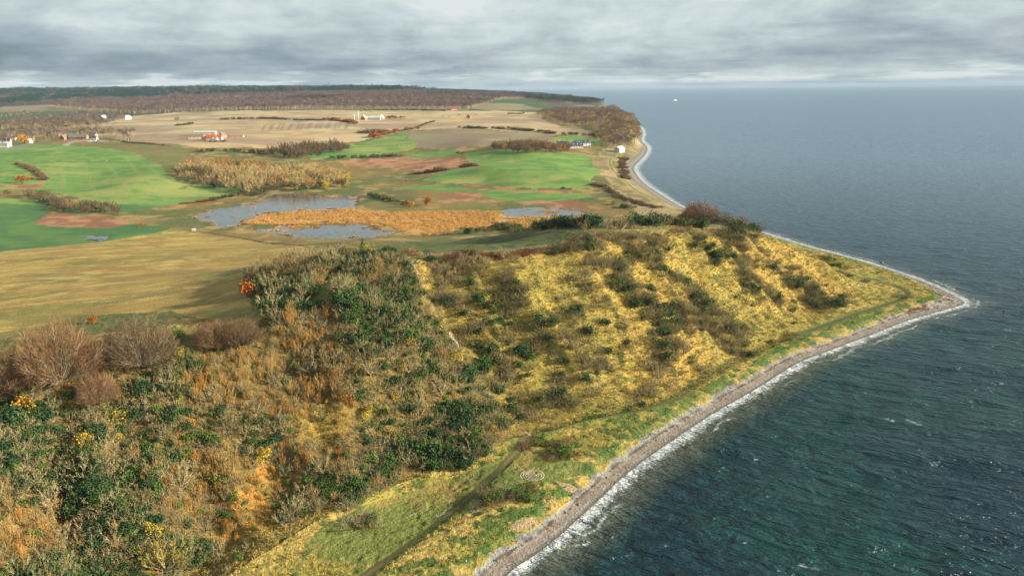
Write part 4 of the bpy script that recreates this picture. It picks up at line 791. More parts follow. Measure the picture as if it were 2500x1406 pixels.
for r in order:
    u, v, _ = px_of(r[1], r[2], r[3] + 1); nm, lb = KIND[r[0]]
    if cnt.get(nm, 0) < 290 and -30 < u < 2530 and v < 1440:
        cnt[nm] = cnt.get(nm, 0) + 1
        sz_ = 'large ' if r[4] > .95 else 'small ' if r[4] < .62 else ''
        plant(r[0], r[1], r[2], r[4], r[5], nm, phrase_for(sz_ + lb, u, v), nm.split('_')[-1], lb + ', its kind on the bluff', z=r[3])
    else: rest.append(r)
scatter_stuff('brambles', REDREC, 'dark red brambles growing along the ridge fence')
scatter_stuff('thicket', rest, 'dense mixed scrub and brambles covering the bluff')
print('thicket', len(order), cnt, time.time() - T0)
# the trees that stand out
def named(key, u, v, sc_, name, label, cat='tree', group=None, parts=True, rot=None):
    p = g([(u, v)])[0]; return plant(key, p[0], p[1], sc_, rot, name, label, cat, group, parts, p[2] - .1)
BG = 'big bare beeches along the plateau edge'
named('beech', 345, 895, 1.0, 'beech_tree', 'broad bare beech with reddish twig tips, right of the two biggest', group=BG)
named('beech', 150, 935, 1.05, 'beech_tree', 'broad bare beech left of the orange tree, second from the left edge', group=BG)
named('beech', -5, 965, .85, 'beech_tree', 'bare reddish beech cut by the left edge of the photo', group=BG)
named('beech', 530, 850, .62, 'beech_tree', 'left one of the paired smaller bare beeches beside the field', group=BG)
named('beech', 590, 838, .58, 'beech_tree', 'right one of the paired smaller bare beeches beside the field', group=BG)
named('beech', 240, 985, .55, 'beech_tree', 'small bare beech below and between the two broad beeches', group=BG)
named('ash', 775, 920, 1.05, 'bare_tree', 'pale bare tree spreading in the middle of the thick slope')
named('gold_ash', 405, 1400, 1.15, 'golden_tree', 'golden yellow bare tree at the bottom edge beside the grass')
named('ash', 130 + 0, 1010, .6, 'bare_tree', 'small pale bare tree beside the orange maple at left')
named('bush_yellow', 210, 1090, 1.0, 'yellow_tree', 'yellow tree in the thicket near the left edge')
named('bush_yellow', 290, 1075, .7, 'yellow_tree', 'smaller yellow bush right of the yellow tree in the thicket')
named('bush_amber', 65, 1000, 1.15, 'maple_tree', 'amber orange maple under the bare beech at the left edge')
named('bush_rust', 605, 725, 1.55, 'maple_tree', 'bright orange maple on the left edge of the knoll wood')
named('bush_rust', 225, 790, .8, 'maple_tree', 'small fiery orange crown between the two broad beeches')
named('bush_amber', 690, 645, 1.0, 'maple_tree', 'amber bush at the top edge of the knoll wood')
named('bush_yellow', 655, 655, .9, 'yellow_tree', 'yellow bush behind the orange maple on the knoll')
named('bush_green', 440, 830, 1.3, 'leafy_tree', 'dull green bush between the beeches', parts=True)
named('bush_dark', 460, 905, 1.1, 'evergreen_tree', 'round dark green bush below the gap between the beeches')
named('bush_dark', 20, 1045, 1.7, 'evergreen_tree', 'large dark green holly at the left edge below the maple')
named('bush_dark', 70, 1080, 1.2, 'evergreen_tree', 'dark green holly right of the large one at the left edge')
named('bush_dark', 1140, 1040, 1.6, 'evergreen_tree', 'tall dark evergreen at the slope foot left of the path junction')
named('bush_dark', 1060, 1120, 1.7, 'evergreen_tree', 'broad dark evergreen beside the lower grass track')
named('bush_dark', 1105, 1130, 1.5, 'evergreen_tree', 'dark evergreen between the tall and the broad one by the track')
named('bush_dark', 1010, 1105, 1.4, 'evergreen_tree', 'leftmost dark evergreen of the clump by the lower track')
named('cypress', 887, 622, 1.0, 'cypress_tree', 'pointed green conifer on the skyline of the knoll')
named('bush_dark', 958, 618, .85, 'evergreen_bush', 'right one of two clipped dark bushes behind the viewpoint', 'bush')
named('bush_dark', 938, 618, .8, 'evergreen_bush', 'left one of two clipped dark bushes behind the viewpoint', 'bush')
named('bush_dark', 548, 1262, .7, 'evergreen_bush', 'green bush beside the orange grass near the bottom', 'bush')
named('shrub_grey', 880, 1290, .6, 'bare_shrub', 'grey thorn bush alone on the grass left of the track', 'shrub', parts=True)
for (u, v, s_, lb) in ((1700,540,1.25,'dark low tree in front of the largest on the hill end'),(1740,545,1.0,'dull brown tree right behind the dark low one on the hill end'),(1678,540,1.1,'reddish bare tree just left of the largest on the hill end'),(1790,552,.9,'brown tree halfway along the hill end row'),(1836,560,.7,'brown tree where the hill drops to the water'),(1690,532,1.35,'largest reddish bare tree on the hill end above the point'),(1720,536,.8,'reddish bare tree right of the largest on the hill end'),(1662,538,.7,'reddish bare tree left of the largest on the hill end'),(1765,545,.6,'low brown tree on the hill end towards the sea'),(1815,552,.5,'last low brown tree on the hill end over the water')):
    named('beech', u, v, s_ * .56, 'bare_tree', lb, group='reddish trees on the hill end')

for (u, v, s_, lb) in ((1688,538,1.0,'rust brown domed bush at the left of the hill end clump'),(1712,537,1.15,'largest rust brown domed bush crowning the hill end'),(1742,543,.9,'rust brown domed bush right of the largest on the hill end'),(1775,549,.75,'lower brown domed bush on the hill end towards the sea'),(1812,554,.65,'small brown domed bush near the seaward drop of the hill'),(1840,562,.5,'smallest domed bush where the hill drops to the water')):
    named('dome_bush', u, v, s_ * 1.4, 'domed_bush', lb, 'bush', group='rust brown domed bushes on the hill end')
def hedge(name, pts, keys, hgt, width, label, n=None, seed=0, cat='hedge'):
    """one hedge: clumps of growth joined along its line"""
    W_ = smooth(g(np.array(pts, float))[:, :2], 4); seg = np.hypot(*np.diff(W_, axis=0).T); Lc = np.r_[0, np.cumsum(seg)]; r_ = np.random.default_rng(seed + 1000)
    n = n or int(np.clip(Lc[-1] / (hgt * (.32 if keys[0][:4] in ('shru', 'bush') else .75)), 3, 130)); t = np.sort(r_.uniform(0, Lc[-1], n)); xs = np.interp(t, Lc, W_[:, 0]) + r_.normal(0, width * .4, n); ys = np.interp(t, Lc, W_[:, 1]) + r_.normal(0, width * .4, n); zs = land(xs, ys)
    GV = {}; o0 = (xs.mean(), ys.mean(), zs.mean())
    for i in range(n):
        k = keys[r_.integers(len(keys))]; q, mm = TPL[k][r_.integers(len(TPL[k]))]; a = r_.uniform(0, 6.283); s_ = hgt / 3.0 * r_.uniform(.6, 1.25) * (3.0 / SZ(k))
        c, s2 = math.cos(a), math.sin(a); R_ = np.array([[c, -s2, 0], [s2, c, 0], [0, 0, 1]])
        for V, F, M in zip(q.V, q.F, q.M):
            GV.setdefault(mm[int(M[0])], []).append((V @ R_.T * s_ + np.array([xs[i] - o0[0], ys[i] - o0[1], zs[i] - o0[2] - .1]), F - F.min()))
    Vs = []; Fs = []; Ms = []; off = 0; mats_ = sorted(GV)
    for mi, mn_ in enumerate(mats_):
        for V, F in GV[mn_]: Vs.append(V); Fs.append(F + off); Ms.append(np.full(len(F), mi)); off += len(V)
    me = new_mesh(name, np.concatenate(Vs), np.concatenate(Fs), [VM[k] for k in mats_], False, np.concatenate(Ms))
    return link(name, me, loc=o0, label=label, category=cat)
_sz = {}
def SZ(k):
    if k not in _sz: _sz[k] = float(np.concatenate(TPL[k][0][0].V)[:, 2].max())
    return _sz[k]
HD = [
 ([(1085,574),(1160,570),(1260,563),(1330,560)], ['shrub_olive','bush_dark','shrub_brown','bush_dark'], 4.8, 5, 'dark hedge along the near edge of the orange reed bed'),
 ([(1330,560),(1440,556),(1560,552),(1640,550)], ['shrub_olive','bush_dark','shrub_brown','bush_dark'], 5.6, 6, 'brown and green thorn hedge running right from the reed bed to the hill end'),
 ([(1640,552),(1720,560),(1800,563),(1850,566)], ['bush_dark','shrub_olive','shrub_brown'], 5.0, 6, 'dark green thorn hedge along the top of the hill end'),
 ([(1110,312),(1170,314),(1240,316),(1352,327)], ['scrub_maroon','scrub'], 5, 1.5, 'reddish hedge across the back of the bare ploughed field'),
 ([(1375,330),(1430,331),(1475,338),(1505,350)], ['scrub','scrub_dark'], 6, 4, 'dark hedge above the small green field behind the farm'),
 ([(440,499),(480,495),(520,490)], ['scrub_maroon'], 3, 1.5, 'low red hedge at the corner of the big green field'),
 ([(520,490),(560,482),(612,468)], ['scrub_dark','scrub'], 3.5, 2, 'dark hedge between the green field and the pond'),
 ([(800,388),(870,386),(930,384),(985,382)], ['scrub','scrub_dark'], 4.5, 3, 'dark hedge behind the reddish marsh'),
 ([(1022,424),(1060,420),(1110,412),(1160,406)], ['scrub','scrub_maroon'], 4.6, 5, 'brown thorn hedge left of the humped green field'),
 ([(905,478),(950,490),(1000,500)], ['scrub','scrub_dark'], 4, 6, 'dark thorn hedge on the far bank of the pond'),
 ([(38,400),(80,415),(95,428),(112,440)], ['scrub','scrub_maroon'], 3.2, 3, 'brown hedge round the rough corner of the big green field'),
 ([(300,346),(350,351),(400,356)], ['scrub','scrub_maroon'], 2.5, 1, 'thin red hedge between the village and the stubble'),
 ([(528,294),(600,292),(690,291)], ['scrub'], 5, 2, 'long dark hedge across the upper stubble field'),
 ([(430,309),(470,303)], ['scrub'], 5, 2, 'short dark hedge in the stubble left of the farm'),
 ([(640,290),(760,294),(840,297)], ['scrub','scrub_maroon'], 4, 2, 'brown hedge leading to the pale farmhouse'),
 ([(785,293),(830,295),(870,303)], ['scrub','scrub_rust'], 6, 3, 'orange brown hedge left of the pale farmhouse'),
 ([(880,272),(990,269),(1090,272)], ['scrub_dark','scrub'], 4, 3, 'dark hedge under the edge of the forest'),
 ([(900,338),(950,328),(990,320),(1025,316)], ['scrub','scrub_rust'], 6, 5, 'brown and orange hedge between the green slope and the stubble'),
 ([(870,322),(905,326),(950,322)], ['scrub','scrub_maroon'], 9, 14, 'dark copse strip below the pale farmhouse'),
 ([(935,290),(965,289),(995,289)], ['scrub','scrub_rust'], 6, 5, 'rust brown hedge right of the pale farmhouse'),
 ([(1240,280),(1260,279),(1280,278)], ['scrub'], 4, 2, 'short dark hedge on the right stubble slope'),
 ([(1008,314),(1035,305),(1060,297)], ['scrub_dark','scrub'], 2.6, 1, 'thin hedge beside the farm lane in the stubble'),
 ([(1500,500),(1530,508),(1555,510)], ['scrub_dark','scrub'], 3.5, 5, 'dark thorn mound beside the far end of the marsh'),
 ([(1438,455),(1455,452),(1475,458)], ['scrub','scrub_maroon'], 3, 4, 'brown thorn patch at the corner of the humped field'),
 ([(1485,462),(1500,475),(1530,488),(1570,500),(1600,508)], ['scrub_maroon','scrub'], 2.4, 6, 'ragged red brown scrub behind the bay beach'),
 ([(1372,461),(1396,464)], ['scrub_dark'], 2.5, 1.5, 'short dark hedge at the foot of the humped field'),
 ([(1522,388),(1517,405),(1522,425),(1530,438)], ['scrub_maroon','scrub'], 3, 5, 'dark brown scrub strip above the bay beach'),
 ([(480,372),(540,370),(600,372),(640,376)], ['scrub','scrub_dark'], 6, 8, 'dark tree belt behind the pale wood'),
 ([(105,300),(150,306),(170,310)], ['scrub_dark','scrub'], 5, 2, 'dark hedge above the village'),
 ([(0,310),(60,304),(130,302)], ['scrub'], 6, 4, 'grey hedge across the fields beyond the village'),
 ([(620,478),(640,470),(600,470)], ['scrub','scrub_dark'], 4, 4, 'thorn clump at the corner where wood, field and pond meet'),
]
for i, (p_, ks_, h_, w_, lb) in enumerate(HD): hedge('hedge', p_, ks_, h_, w_, lb, seed=i)
# woods whose trees can be told apart
def wood(poly, sp_, kinds, label_fn, group, name='bare_tree', seed=0, sc_=1.0, maxn=290):
    UV = np.array(poly); u0_, v0_ = UV.min(0); u1_, v1_ = UV.max(0); gr = label_fn == 'grove'; label_fn = 'pond wood' if gr else label_fn; X, Y = jitter_in(g(np.array(poly, float))[:, :2], sp_, seed); Zw = land(X, Y); o_ = np.argsort(Y)[:maxn]; ks, ps = zip(*kinds); nn = fbm(X, Y, 45, 2, seed + 500)
    for i in o_:
        k = str(rng.choice(ks, p=ps)); u, v, _ = px_of(X[i], Y[i], Zw[i])
        if k == 'wood_pale' and gr and v < 418: k = 'wood_red'
        if gr and u > 690 and rng.uniform() < .28: k = 'wood_yellow'
        if gr and u < 540 and v > 428 and rng.uniform() < .6: k = 'wood_brown'  # shade on the wood's left side, put in as darker brown trees
        col_ = {'wood_pale': 'pale', 'wood_red': 'russet', 'wood_brown': 'brown', 'wood_maroon': 'maroon', 'wood_yellow': 'yellow', 'wood_green': 'dark green', 'far_tan': 'tan', 'far_brown': 'brown', 'far_purple': 'purple brown'}[k]
        c_ = int(np.clip((u - u0_) / (u1_ - u0_ + 1) * 9, 0, 8)); q_ = int(np.clip((v - v0_) / (v1_ - v0_ + 1) * 6, 0, 5)); s0_ = rng.uniform(.7, 1.15); sz_ = 'small ' if s0_ < .82 else 'tall ' if s0_ > 1.02 else ''; 
        ph = ('very back', 'back', 'rear middle', 'middle', 'second row', 'front')[q_] + ' of the ' + label_fn + ', ' + ('left end', 'near left end', 'left third', 'left of centre', 'at centre', 'right of centre', 'right third', 'near right end', 'right end')[c_]
        nm = {'wood_yellow': 'autumn_tree', 'wood_green': 'evergreen_tree', 'wood_brown': 'brown_tree', 'wood_maroon': 'brown_tree', 'wood_red': 'russet_tree'}.get(k, name)
        plant(k, X[i], Y[i], sc_ * s0_, None, nm, '%s%s tree in the %s' % (sz_, col_, ph), 'tree', '%s trees of the %s' % (col_, label_fn), True, Zw[i] - .2)
wood([(436,432),(445,446),(500,456),(560,466),(610,478),(640,466),(700,462),(760,467),(850,458),(852,440),(790,425),(720,418),(640,408),(560,402),(490,404),(440,416)], 10.5, [('wood_pale', .72), ('wood_brown', .08), ('wood_red', .14), ('wood_green', .06)], 'grove', '', seed=1)
wood([(58,484),(105,497),(160,522),(290,525),(292,512),(230,506),(150,496),(110,480),(70,476)], 8.5, [('wood_brown', .5), ('wood_maroon', .3), ('wood_red', .1), ('wood_green', .1)], 'left field clump', '', seed=2, sc_=.72)
wood([(640,379),(720,389),(770,386),(862,366),(830,357),(740,358),(690,366)], 13, [('wood_brown', .45), ('wood_maroon', .35), ('wood_green', .2)], 'far brown wood', '', seed=3, sc_=1.1)
wood([(1190,362),(1230,370),(1290,377),(1370,377),(1395,366),(1350,361),(1250,357)], 11, [('wood_brown', .6), ('wood_red', .3), ('wood_maroon', .1)], 'farm copse', '', seed=4, sc_=.95)
for (u, v, k, s_, lb) in ((432,296,'wood_brown',1.1,'lone round tree on the stubble hill near the forest'),(55,449,'bush_rust',3.0,'round orange bush in the rough corner of the big green field'),(20,478,'wood_brown',.6,'lone dark tree at the left edge beside the hedge'),(1000,506,'bush_rust',1.9,'left one of two orange bushes on the far bank of the pond'),(1040,502,'bush_rust',2.3,'right one of two orange bushes on the far bank of the pond'),
                     (75,438,'scrub_maroon',1.6,'brown bush at the tip of the rough corner'),(314,343,'spruce',.8,'dark pointed conifer at the right end of the village'),(124,334,'spruce',.8,'dark conifer in the middle of the village'),(185,332,'spruce',.75,'dark conifer behind the thatched village houses'),(60,352,'bush_amber',4.5,'big orange tree at the left end of the village'),
                     (1120,378,'scrub_dark',1.6,'bush at the left corner of the humped green field'),(450,462,'scrub',1.0,'small bush at the edge of the pond wood'),(200,356,'scrub_rust',1.2,'red bush on the field edge below the village'),(345,553,'scrub_rust',.9,'small tan bush at the end of the rush patch'),(905,283,'far_tan',1.0,'tall pale tree behind the pale farmhouse'),
                     (1128,378,'scrub',1.6,'second bush at the left corner of the humped green field'),(1082,293,'far_brown',.6,'left grey tree of the pair by the tiny orange gabled house'),(1098,294,'far_brown',.6,'second grey tree left of the tiny orange gabled house'),(1120,292,'far_purple',.7,'dark tree just left of the tiny orange gabled house'),(1162,290,'far_purple',.65,'dark tree just right of the tiny orange gabled house'),(1430,358,'far_brown',.35,'small tree right of the black roofed farm'),
                     (990,447,'scrub',1.2,'lone bush on the marsh meadow')):
    named(k, u, v, s_, {'b': 'autumn_tree', 's': 'scrub_bush'}.get(k[0], 'field_tree') if k != 'spruce' else 'conifer_tree', lb, 'bush' if k[0] in 'bs' and k != 'spruce' else 'tree')
# village trees, headland wood, forests, distance
def mass(polys, sp_, kinds, name, label, seed, world=False, smin=.75, smax=1.2, dens=None):
    recs = []
    for j, p_ in enumerate(polys):
        P = np.array(p_, float) if world else g(np.array(p_, float))[:, :2]
        X, Y = jitter_in(P, sp_, seed + j); 
        if dens: kk = dens(X, Y); X, Y = X[kk], Y[kk]
        if not len(X): continue
        a = np.degrees(np.arctan2(X, Y)); kk = (np.abs(a) < 40) & (inland(X, Y)); X, Y = X[kk], Y[kk]; Zw = land(X, Y); ks, ps = zip(*kinds); nn = fbm(X, Y, 160, 2, seed + 5)
        kk_ = rng.choice(ks, size=len(X), p=ps)
        for i in range(len(X)): recs.append((str(kk_[i]), X[i], Y[i], Zw[i] - .3, rng.uniform(smin, smax), rng.uniform(0, 6.28)))
    scatter_stuff(name, recs, label); print(name, len(recs))
def inland(X, Y):
    d, s_, _ = seg_dist(X, Y, COAST); return (s_ > 0) & (d > 6)
mass([[(1312,287),(1360,302),(1440,308),(1480,318),(1450,333),(1480,343),(1500,362),(1530,354),(1556,338),(1564,306),(1545,285),(1450,272),(1380,270),(1330,277)],[(1455,338),(1560,332),(1556,350),(1530,366),(1500,366),(1462,352)]], 9, [('far_brown', .34), ('far_tan', .34), ('far_purple', .28), ('far_dark', .04)], 'coastal_wood', 'grey and brown bare wood covering the headland beyond the bay', 11, smin=.6, smax=.95)
mass([[(0,330),(70,318),(130,322),(240,326),(330,330),(325,345),(240,340),(160,338),(60,350),(0,352)], [(-60,318),(60,300),(240,300),(310,296),(240,318),(130,316)]], 13, [('far_brown', .4), ('far_tan', .08), ('far_purple', .42), ('far_dark', .10)], 'village_wood', 'bare garden and street trees around the village', 12, smin=.6, smax=.95)
_f = g(np.array([(330,281),(480,274),(620,270),(760,269),(950,270),(1140,270),(1158,264)], float))[:, :2]
FW = list(map(tuple, _f)) + [(60, 3500), (-100, 4300), (-900, 4300), (-1900, 3600), (-1700, 3000)]
mass([FW], 14.5, [('far_purple', .78), ('far_brown', .18), ('far_tan', .04)], 'forest', 'purple brown bare beech forest with pale trunks along its edge', 13, world=True, smin=.8, smax=1.15)
mass([[(-760, 2750), (-620, 2750), (-600, 2950), (-760, 2980)], [(-330, 3200), (-180, 3200), (-150, 3500), (-330, 3500)]], 12, [('far_dark', 1.)], 'spruce_stand', 'dark green spruce stand inside the bare forest', 14, world=True, smin=1.0, smax=1.25)
mass([[(120, 3050), (330, 3050), (400, 3600), (420, 4600), (330, 6100), (230, 7600), (-600, 8000), (-600, 4400), (-80, 4300), (100, 3500)]], 40, [('mass_purple', .4), ('mass_cloud_shade', .6)], 'coast_forest', 'dark bare woods on the far headlands along the sea', 15, world=True, smin=.55, smax=.85)
mass([[(-600, 4300), (-600, 7600), (-2400, 12500), (-9500, 12500), (-7000, 6500), (-2600, 2700), (-1750, 2700), (-1950, 3700), (-950, 4400)]], 74, [('mass_purple', .2), ('mass_cloud_shade', .8)], 'far_forest', 'dark blue wooded hills on the horizon', 16, world=True, smin=1.3, smax=2.0, dens=lambda X, Y: fbm(X, Y * .45, 420, 3, 77) > .40 + .12 * (Y < 4200))
mass([[(-2200, 1500), (-900, 1500), (-1050, 2300), (-1700, 2700), (-2600, 2700)]], 20, [('far_purple', .5), ('far_brown', .4), ('far_tan', .1)], 'field_wood', 'grey woods and hedges between the fields beyond the village', 17, world=True, smin=.55, smax=.85, dens=lambda X, Y: (fbm(X * .6, Y * 1.3, 130, 3, 88) > .56))
print('woods', time.time() - T0)
# tussock grass and reeds
X, Y = jitter_in(np.array(CLIFF), 1.0, 21); kk = ~inpoly(X, Y, THICKW) | inany(X, Y, GOLDP); X, Y = X[kk], Y[kk]
P = np.vstack([np.array(FOOT), [(225, 365), (210, 340)], [(0, 145), (-60, 90)]]); X2 = rng.uniform(-90, 215, 60000); Y2 = rng.uniform(110, 470, 60000); d_, s_, _ = seg_dist(X2, Y2, COAST); kk = (s_ > 0) & (d_ > 9) & (d_ < 75) & ~inpoly(X2, Y2, CLIFF) & ~inpoly(X2, Y2, Z_lawn)
dp, _, _ = seg_dist(X2, Y2, LN['foot_path']); kk &= dp > 2.0; X2, Y2 = X2[kk], Y2[kk]; X = np.r_[X, X2]; Y = np.r_[Y, Y2]; Zg, sdg, _ = land(X, Y, True); kk = (Zg < 46); n1 = fbm(X, Y, 5, 2, 431)
gsh = np.exp(-((sdg - 9.5) / 3.) ** 2)
scatter_stuff('tussock_grass', [('tuft_green' if (n1[i] + .2 * gsh[i] > .68) else 'tuft', X[i], Y[i], Zg[i], rng.uniform(.7, 1.6), rng.uniform(0, 6.28)) for i in np.nonzero(kk)[0]], 'golden tussock grass over the cliff and the foreland')
rec = []
for P in Z['reed_bed']:
    X, Y = jitter_in(P, 1.5, 31); Zr = land(X, Y)
    kk = fbm(X, Y, 8, 3, 441) > .36
    rec += [('reed', X[i], Y[i], Zr[i], rng.uniform(.5, 1.1), rng.uniform(0, 6.28)) for i in np.nonzero(kk)[0]]
for P, zw in PONDW[:4]:
    X, Y = jitter_in(P, 1.6, 37); Zr = land(X, Y); kk = (Zr > zw - .12) & (rng.uniform(size=len(X)) < .8)
    rec += [('reed', X[i], Y[i], Zr[i], rng.uniform(.25, .6), rng.uniform(0, 6.28)) for i in np.nonzero(kk)[0]]
scatter_stuff('reeds', rec, 'orange brown reeds standing in the marsh'); print('grass', len(rec), time.time() - T0)
# ------------------------------------------------------------------ buildings
def pmat(name, c, rough=.8, spec=.2, vary=.15, sc_=1.5):
    m, t = mat(name); P = t.n('ShaderNodeTexCoord').outputs['Object']; n_ = t.noise(P, sc_, 4, .6)
    v = t.math('ADD', 1 - vary, t.math('MULTIPLY', n_, 2 * vary)); cc = t.n('ShaderNodeVectorMath', {0: c, 3: v}, operation='SCALE').outputs[0]
    finish(t, t.n('ShaderNodeBsdfPrincipled', {'Base Color': cc, 'Roughness': rough, 'Specular IOR Level': spec})); return m
PM = {k: pmat(k, *v) for k, v in {'white plaster': ((.44, .43, .40),), 'brick': ((.32, .17, .11),), 'tan plaster': ((.52, .38, .22),), 'red tiles': ((.36, .075, .04),), 'thatch': ((.15, .13, .105),), 'slate': ((.055, .06, .07), .5), 'grey tiles': ((.16, .16, .16),), 'metal roof': ((.34, .40, .41), .45, .4), 'pale roof': ((.42, .42, .36),),
  'window glass': ((.02, .025, .03), .1, .5, .02), 'solar glass': ((.04, .07, .12), .1, .6, .02), 'weathered wood': ((.22, .19, .16),), 'pale wood': ((.46, .40, .30),), 'white stone': ((.60, .59, .55), .8, .2, .1), 'cream paint': ((.50, .52, .47), .5), 'dark rubber': ((.02, .024, .022), .6), 'skin': ((.42, .26, .19),), 'white paint': ((.8, .8, .8), .4), 'car paint': ((.5, .52, .55), .3, .5), 'grey steel': ((.25, .26, .28), .5), 'old brick': ((.32, .17, .11),)}.items()}
def boxes(name, L, m, parent=None, **props):
    """L: (cx, cy, cz, sx, sy, sz) boxes joined into one mesh"""
    V = []; Fq = []
    for i, (cx, cy, cz, sx_, sy_, sz_) in enumerate(L):
        V += [(cx + a * sx_ / 2, cy + b_ * sy_ / 2, cz + c * sz_ / 2) for a, b_, c in ((-1,-1,-1),(1,-1,-1),(1,1,-1),(-1,1,-1),(-1,-1,1),(1,-1,1),(1,1,1),(-1,1,1))]
        o = i * 8; Fq += [(o, o+3, o+2, o+1), (o+4, o+5, o+6, o+7), (o, o+1, o+5, o+4), (o+1, o+2, o+6, o+5), (o+2, o+3, o+7, o+6), (o+3, o, o+4, o+7)]
    return link(name, new_mesh(name, V, Fq, [m]), parent, **props)
def poly_mesh(name, V, Fs, m, parent=None):
    me = bpy.data.meshes.new(name); me.from_pydata(V, [], Fs); me.materials.append(m); return link(name, me, parent)
def house(u, v, w_, d_, h_, rh, rot, wall, roof, label, name='house', nwin=3, chim=1, dormers=0, cat='house', door=True, group=None, solar=False):
    p = g([(u, v)])[0]; ca_, sa_ = math.cos(math.radians(rot)), math.sin(math.radians(rot)); q_ = np.array([(a_ * w_ / 2, b2 * d_ / 2) for a_ in (-1, 0, 1) for b2 in (-1, 1)])
    p[2] = max(p[2], land(p[0] + q_[:, 0] * ca_ - q_[:, 1] * sa_, p[1] + q_[:, 0] * sa_ + q_[:, 1] * ca_).max() - .2)
    r = link(name, None, loc=tuple(p)); r.rotation_euler = (0, 0, math.radians(rot)); r['label'] = label; r['category'] = cat
    if group: r['group'] = group
    a, b_ = w_ / 2, d_ / 2; B = -4.0
    V = [(-a,-b_,B),(a,-b_,B),(a,b_,B),(-a,b_,B),(-a,-b_,h_),(a,-b_,h_),(a,b_,h_),(-a,b_,h_),(-a,0,h_+rh),(a,0,h_+rh)]
    poly_mesh('wall', V, [(0,1,5,4),(2,3,7,6),(1,2,6,9,5),(3,0,4,8,7),(0,3,2,1)], PM[wall], r)
    o = .35; t_ = .22; k = rh / b_; V = []; Fs = []
    for s in (-1, 1):
        y0, z0 = s * (b_ + o), h_ - k * o; n = len(V)
        V += [(-a-o, y0, z0+.03), (a+o, y0, z0+.03), (a+o, 0, h_+rh+.03), (-a-o, 0, h_+rh+.03), (-a-o, y0, z0+t_+.03), (a+o, y0, z0+t_+.03), (a+o, 0, h_+rh+t_+.03), (-a-o, 0, h_+rh+t_+.03)]
        Fs += [tuple(n + q for q in f) for f in ((0,1,2,3),(4,7,6,5),(0,4,5,1),(1,5,6,2),(3,7,4,0))]
    rf = poly_mesh('roof', V, Fs, PM[roof], r)
    for i in range(chim): boxes('chimney', [((-.28 + .56 * i / max(chim - 1, 1)) * w_ if chim > 1 else a * .4, 0, h_ + rh + .5, .9, .9, 1.8)], PM['white plaster' if wall == 'white plaster' else 'brick'], rf)
    for i in range(nwin):
        x = -a + w_ * (i + .5) / nwin
        if door and i == nwin // 2 and nwin > 1: boxes('door', [(x, -b_ - .03, 1.05, 1.1, .1, 2.1)], PM['weathered wood'], r); continue
        for s in (-1, 1): boxes('window', [(x, s * (b_ + .02), h_ * .55, 1.3, .1, 1.3)], PM['window glass'], r)
    for s in (-1, 1): boxes('window', [(s * (a + .02), 0, h_ * .95, .1, 1.1, 1.2)], PM['window glass'], r)
    ang = math.atan(k)
    for i in range(dormers):
        x = -a + w_ * (i + .5) / dormers
        boxes('roof_window', [(x, -b_ * .55, h_ + rh * .45 + .35, 1.6, .8, 1.0)], PM['white plaster'], r)
    if solar: 
        for i in range(4): q = boxes('solar_panel', [(0, 0, 0, w_ * .2, d_ * .34, .08)], PM['solar glass'], rf); q.location = (-a + w_ * (i + .5) / 4, -b_ * .5, h_ + rh * .5 + .38); q.rotation_euler = (ang, 0, 0)
    return r
# red-roofed farm in the stubble
house(524, 343, 24, 9, 4.2, 4.6, 4, 'white plaster', 'red tiles', 'white farmhouse with bright red tiled roof in the middle of the stubble fields', 'farmhouse', 7, 2)
house(526, 345, 8, 7, 5.6, 3.2, 94, 'white plaster', 'red tiles', 'white gabled front bay of the red roofed farmhouse', 'farmhouse_bay', 1, 0, cat='house bay', door=False)
house(504, 343, 13, 7, 3.2, 3.6, 72, 'white plaster', 'red tiles', 'low white wing with red roof at the left of the red roofed farmhouse', 'farm_wing', 3, 0)
house(543, 337, 13, 9, 4, 5, 80, 'old brick', 'thatch', 'dark grey barn at the right end of the red roofed farmhouse', 'barn', 2, 0, cat='barn')
house(502, 331, 36, 11, 5, 2.4, 3, 'tan plaster', 'metal roof', 'long silver roofed barn behind the red roofed farmhouse', 'barn', 4, 0, cat='barn')
house(480, 339, 24, 8, 3.5, 3.6, 8, 'tan plaster', 'thatch', 'long grey stone barn left of the red roofed farmhouse', 'barn', 4, 0, cat='barn')
house(575, 335, 27, 6, 2, 2.2, 2, 'tan plaster', 'brick', 'low shed with orange roof right of the red roofed farmhouse', 'shed', 3, 0, cat='shed')
hedge('garden_hedge', [(512, 347), (525, 348), (545, 346)], ['scrub_dark', 'scrub'], 4, 4, 'dark garden bushes in front of the red roofed farmhouse', seed=77)
# long white farm on the left ridge
house(285, 293, 46, 9, 5.0, 3.6, 2, 'white plaster', 'thatch', 'long low white building linking two gables at the left of the stubble', 'farm_building', 8, 0)
house(253, 293, 14, 11, 4.6, 6, 78, 'white plaster', 'pale roof', 'white gabled house at the left end of the long white building', 'farmhouse', 2, 1)
house(312, 292, 14, 11, 4.4, 5.4, 70, 'white plaster', 'pale roof', 'white gabled house at the right end of the long white building', 'farmhouse', 2, 0)
house(265, 292, 8, 6, 3, 2.6, 0, 'white plaster', 'thatch', 'small white link between left gable and long white building', 'farm_building', 2, 0)
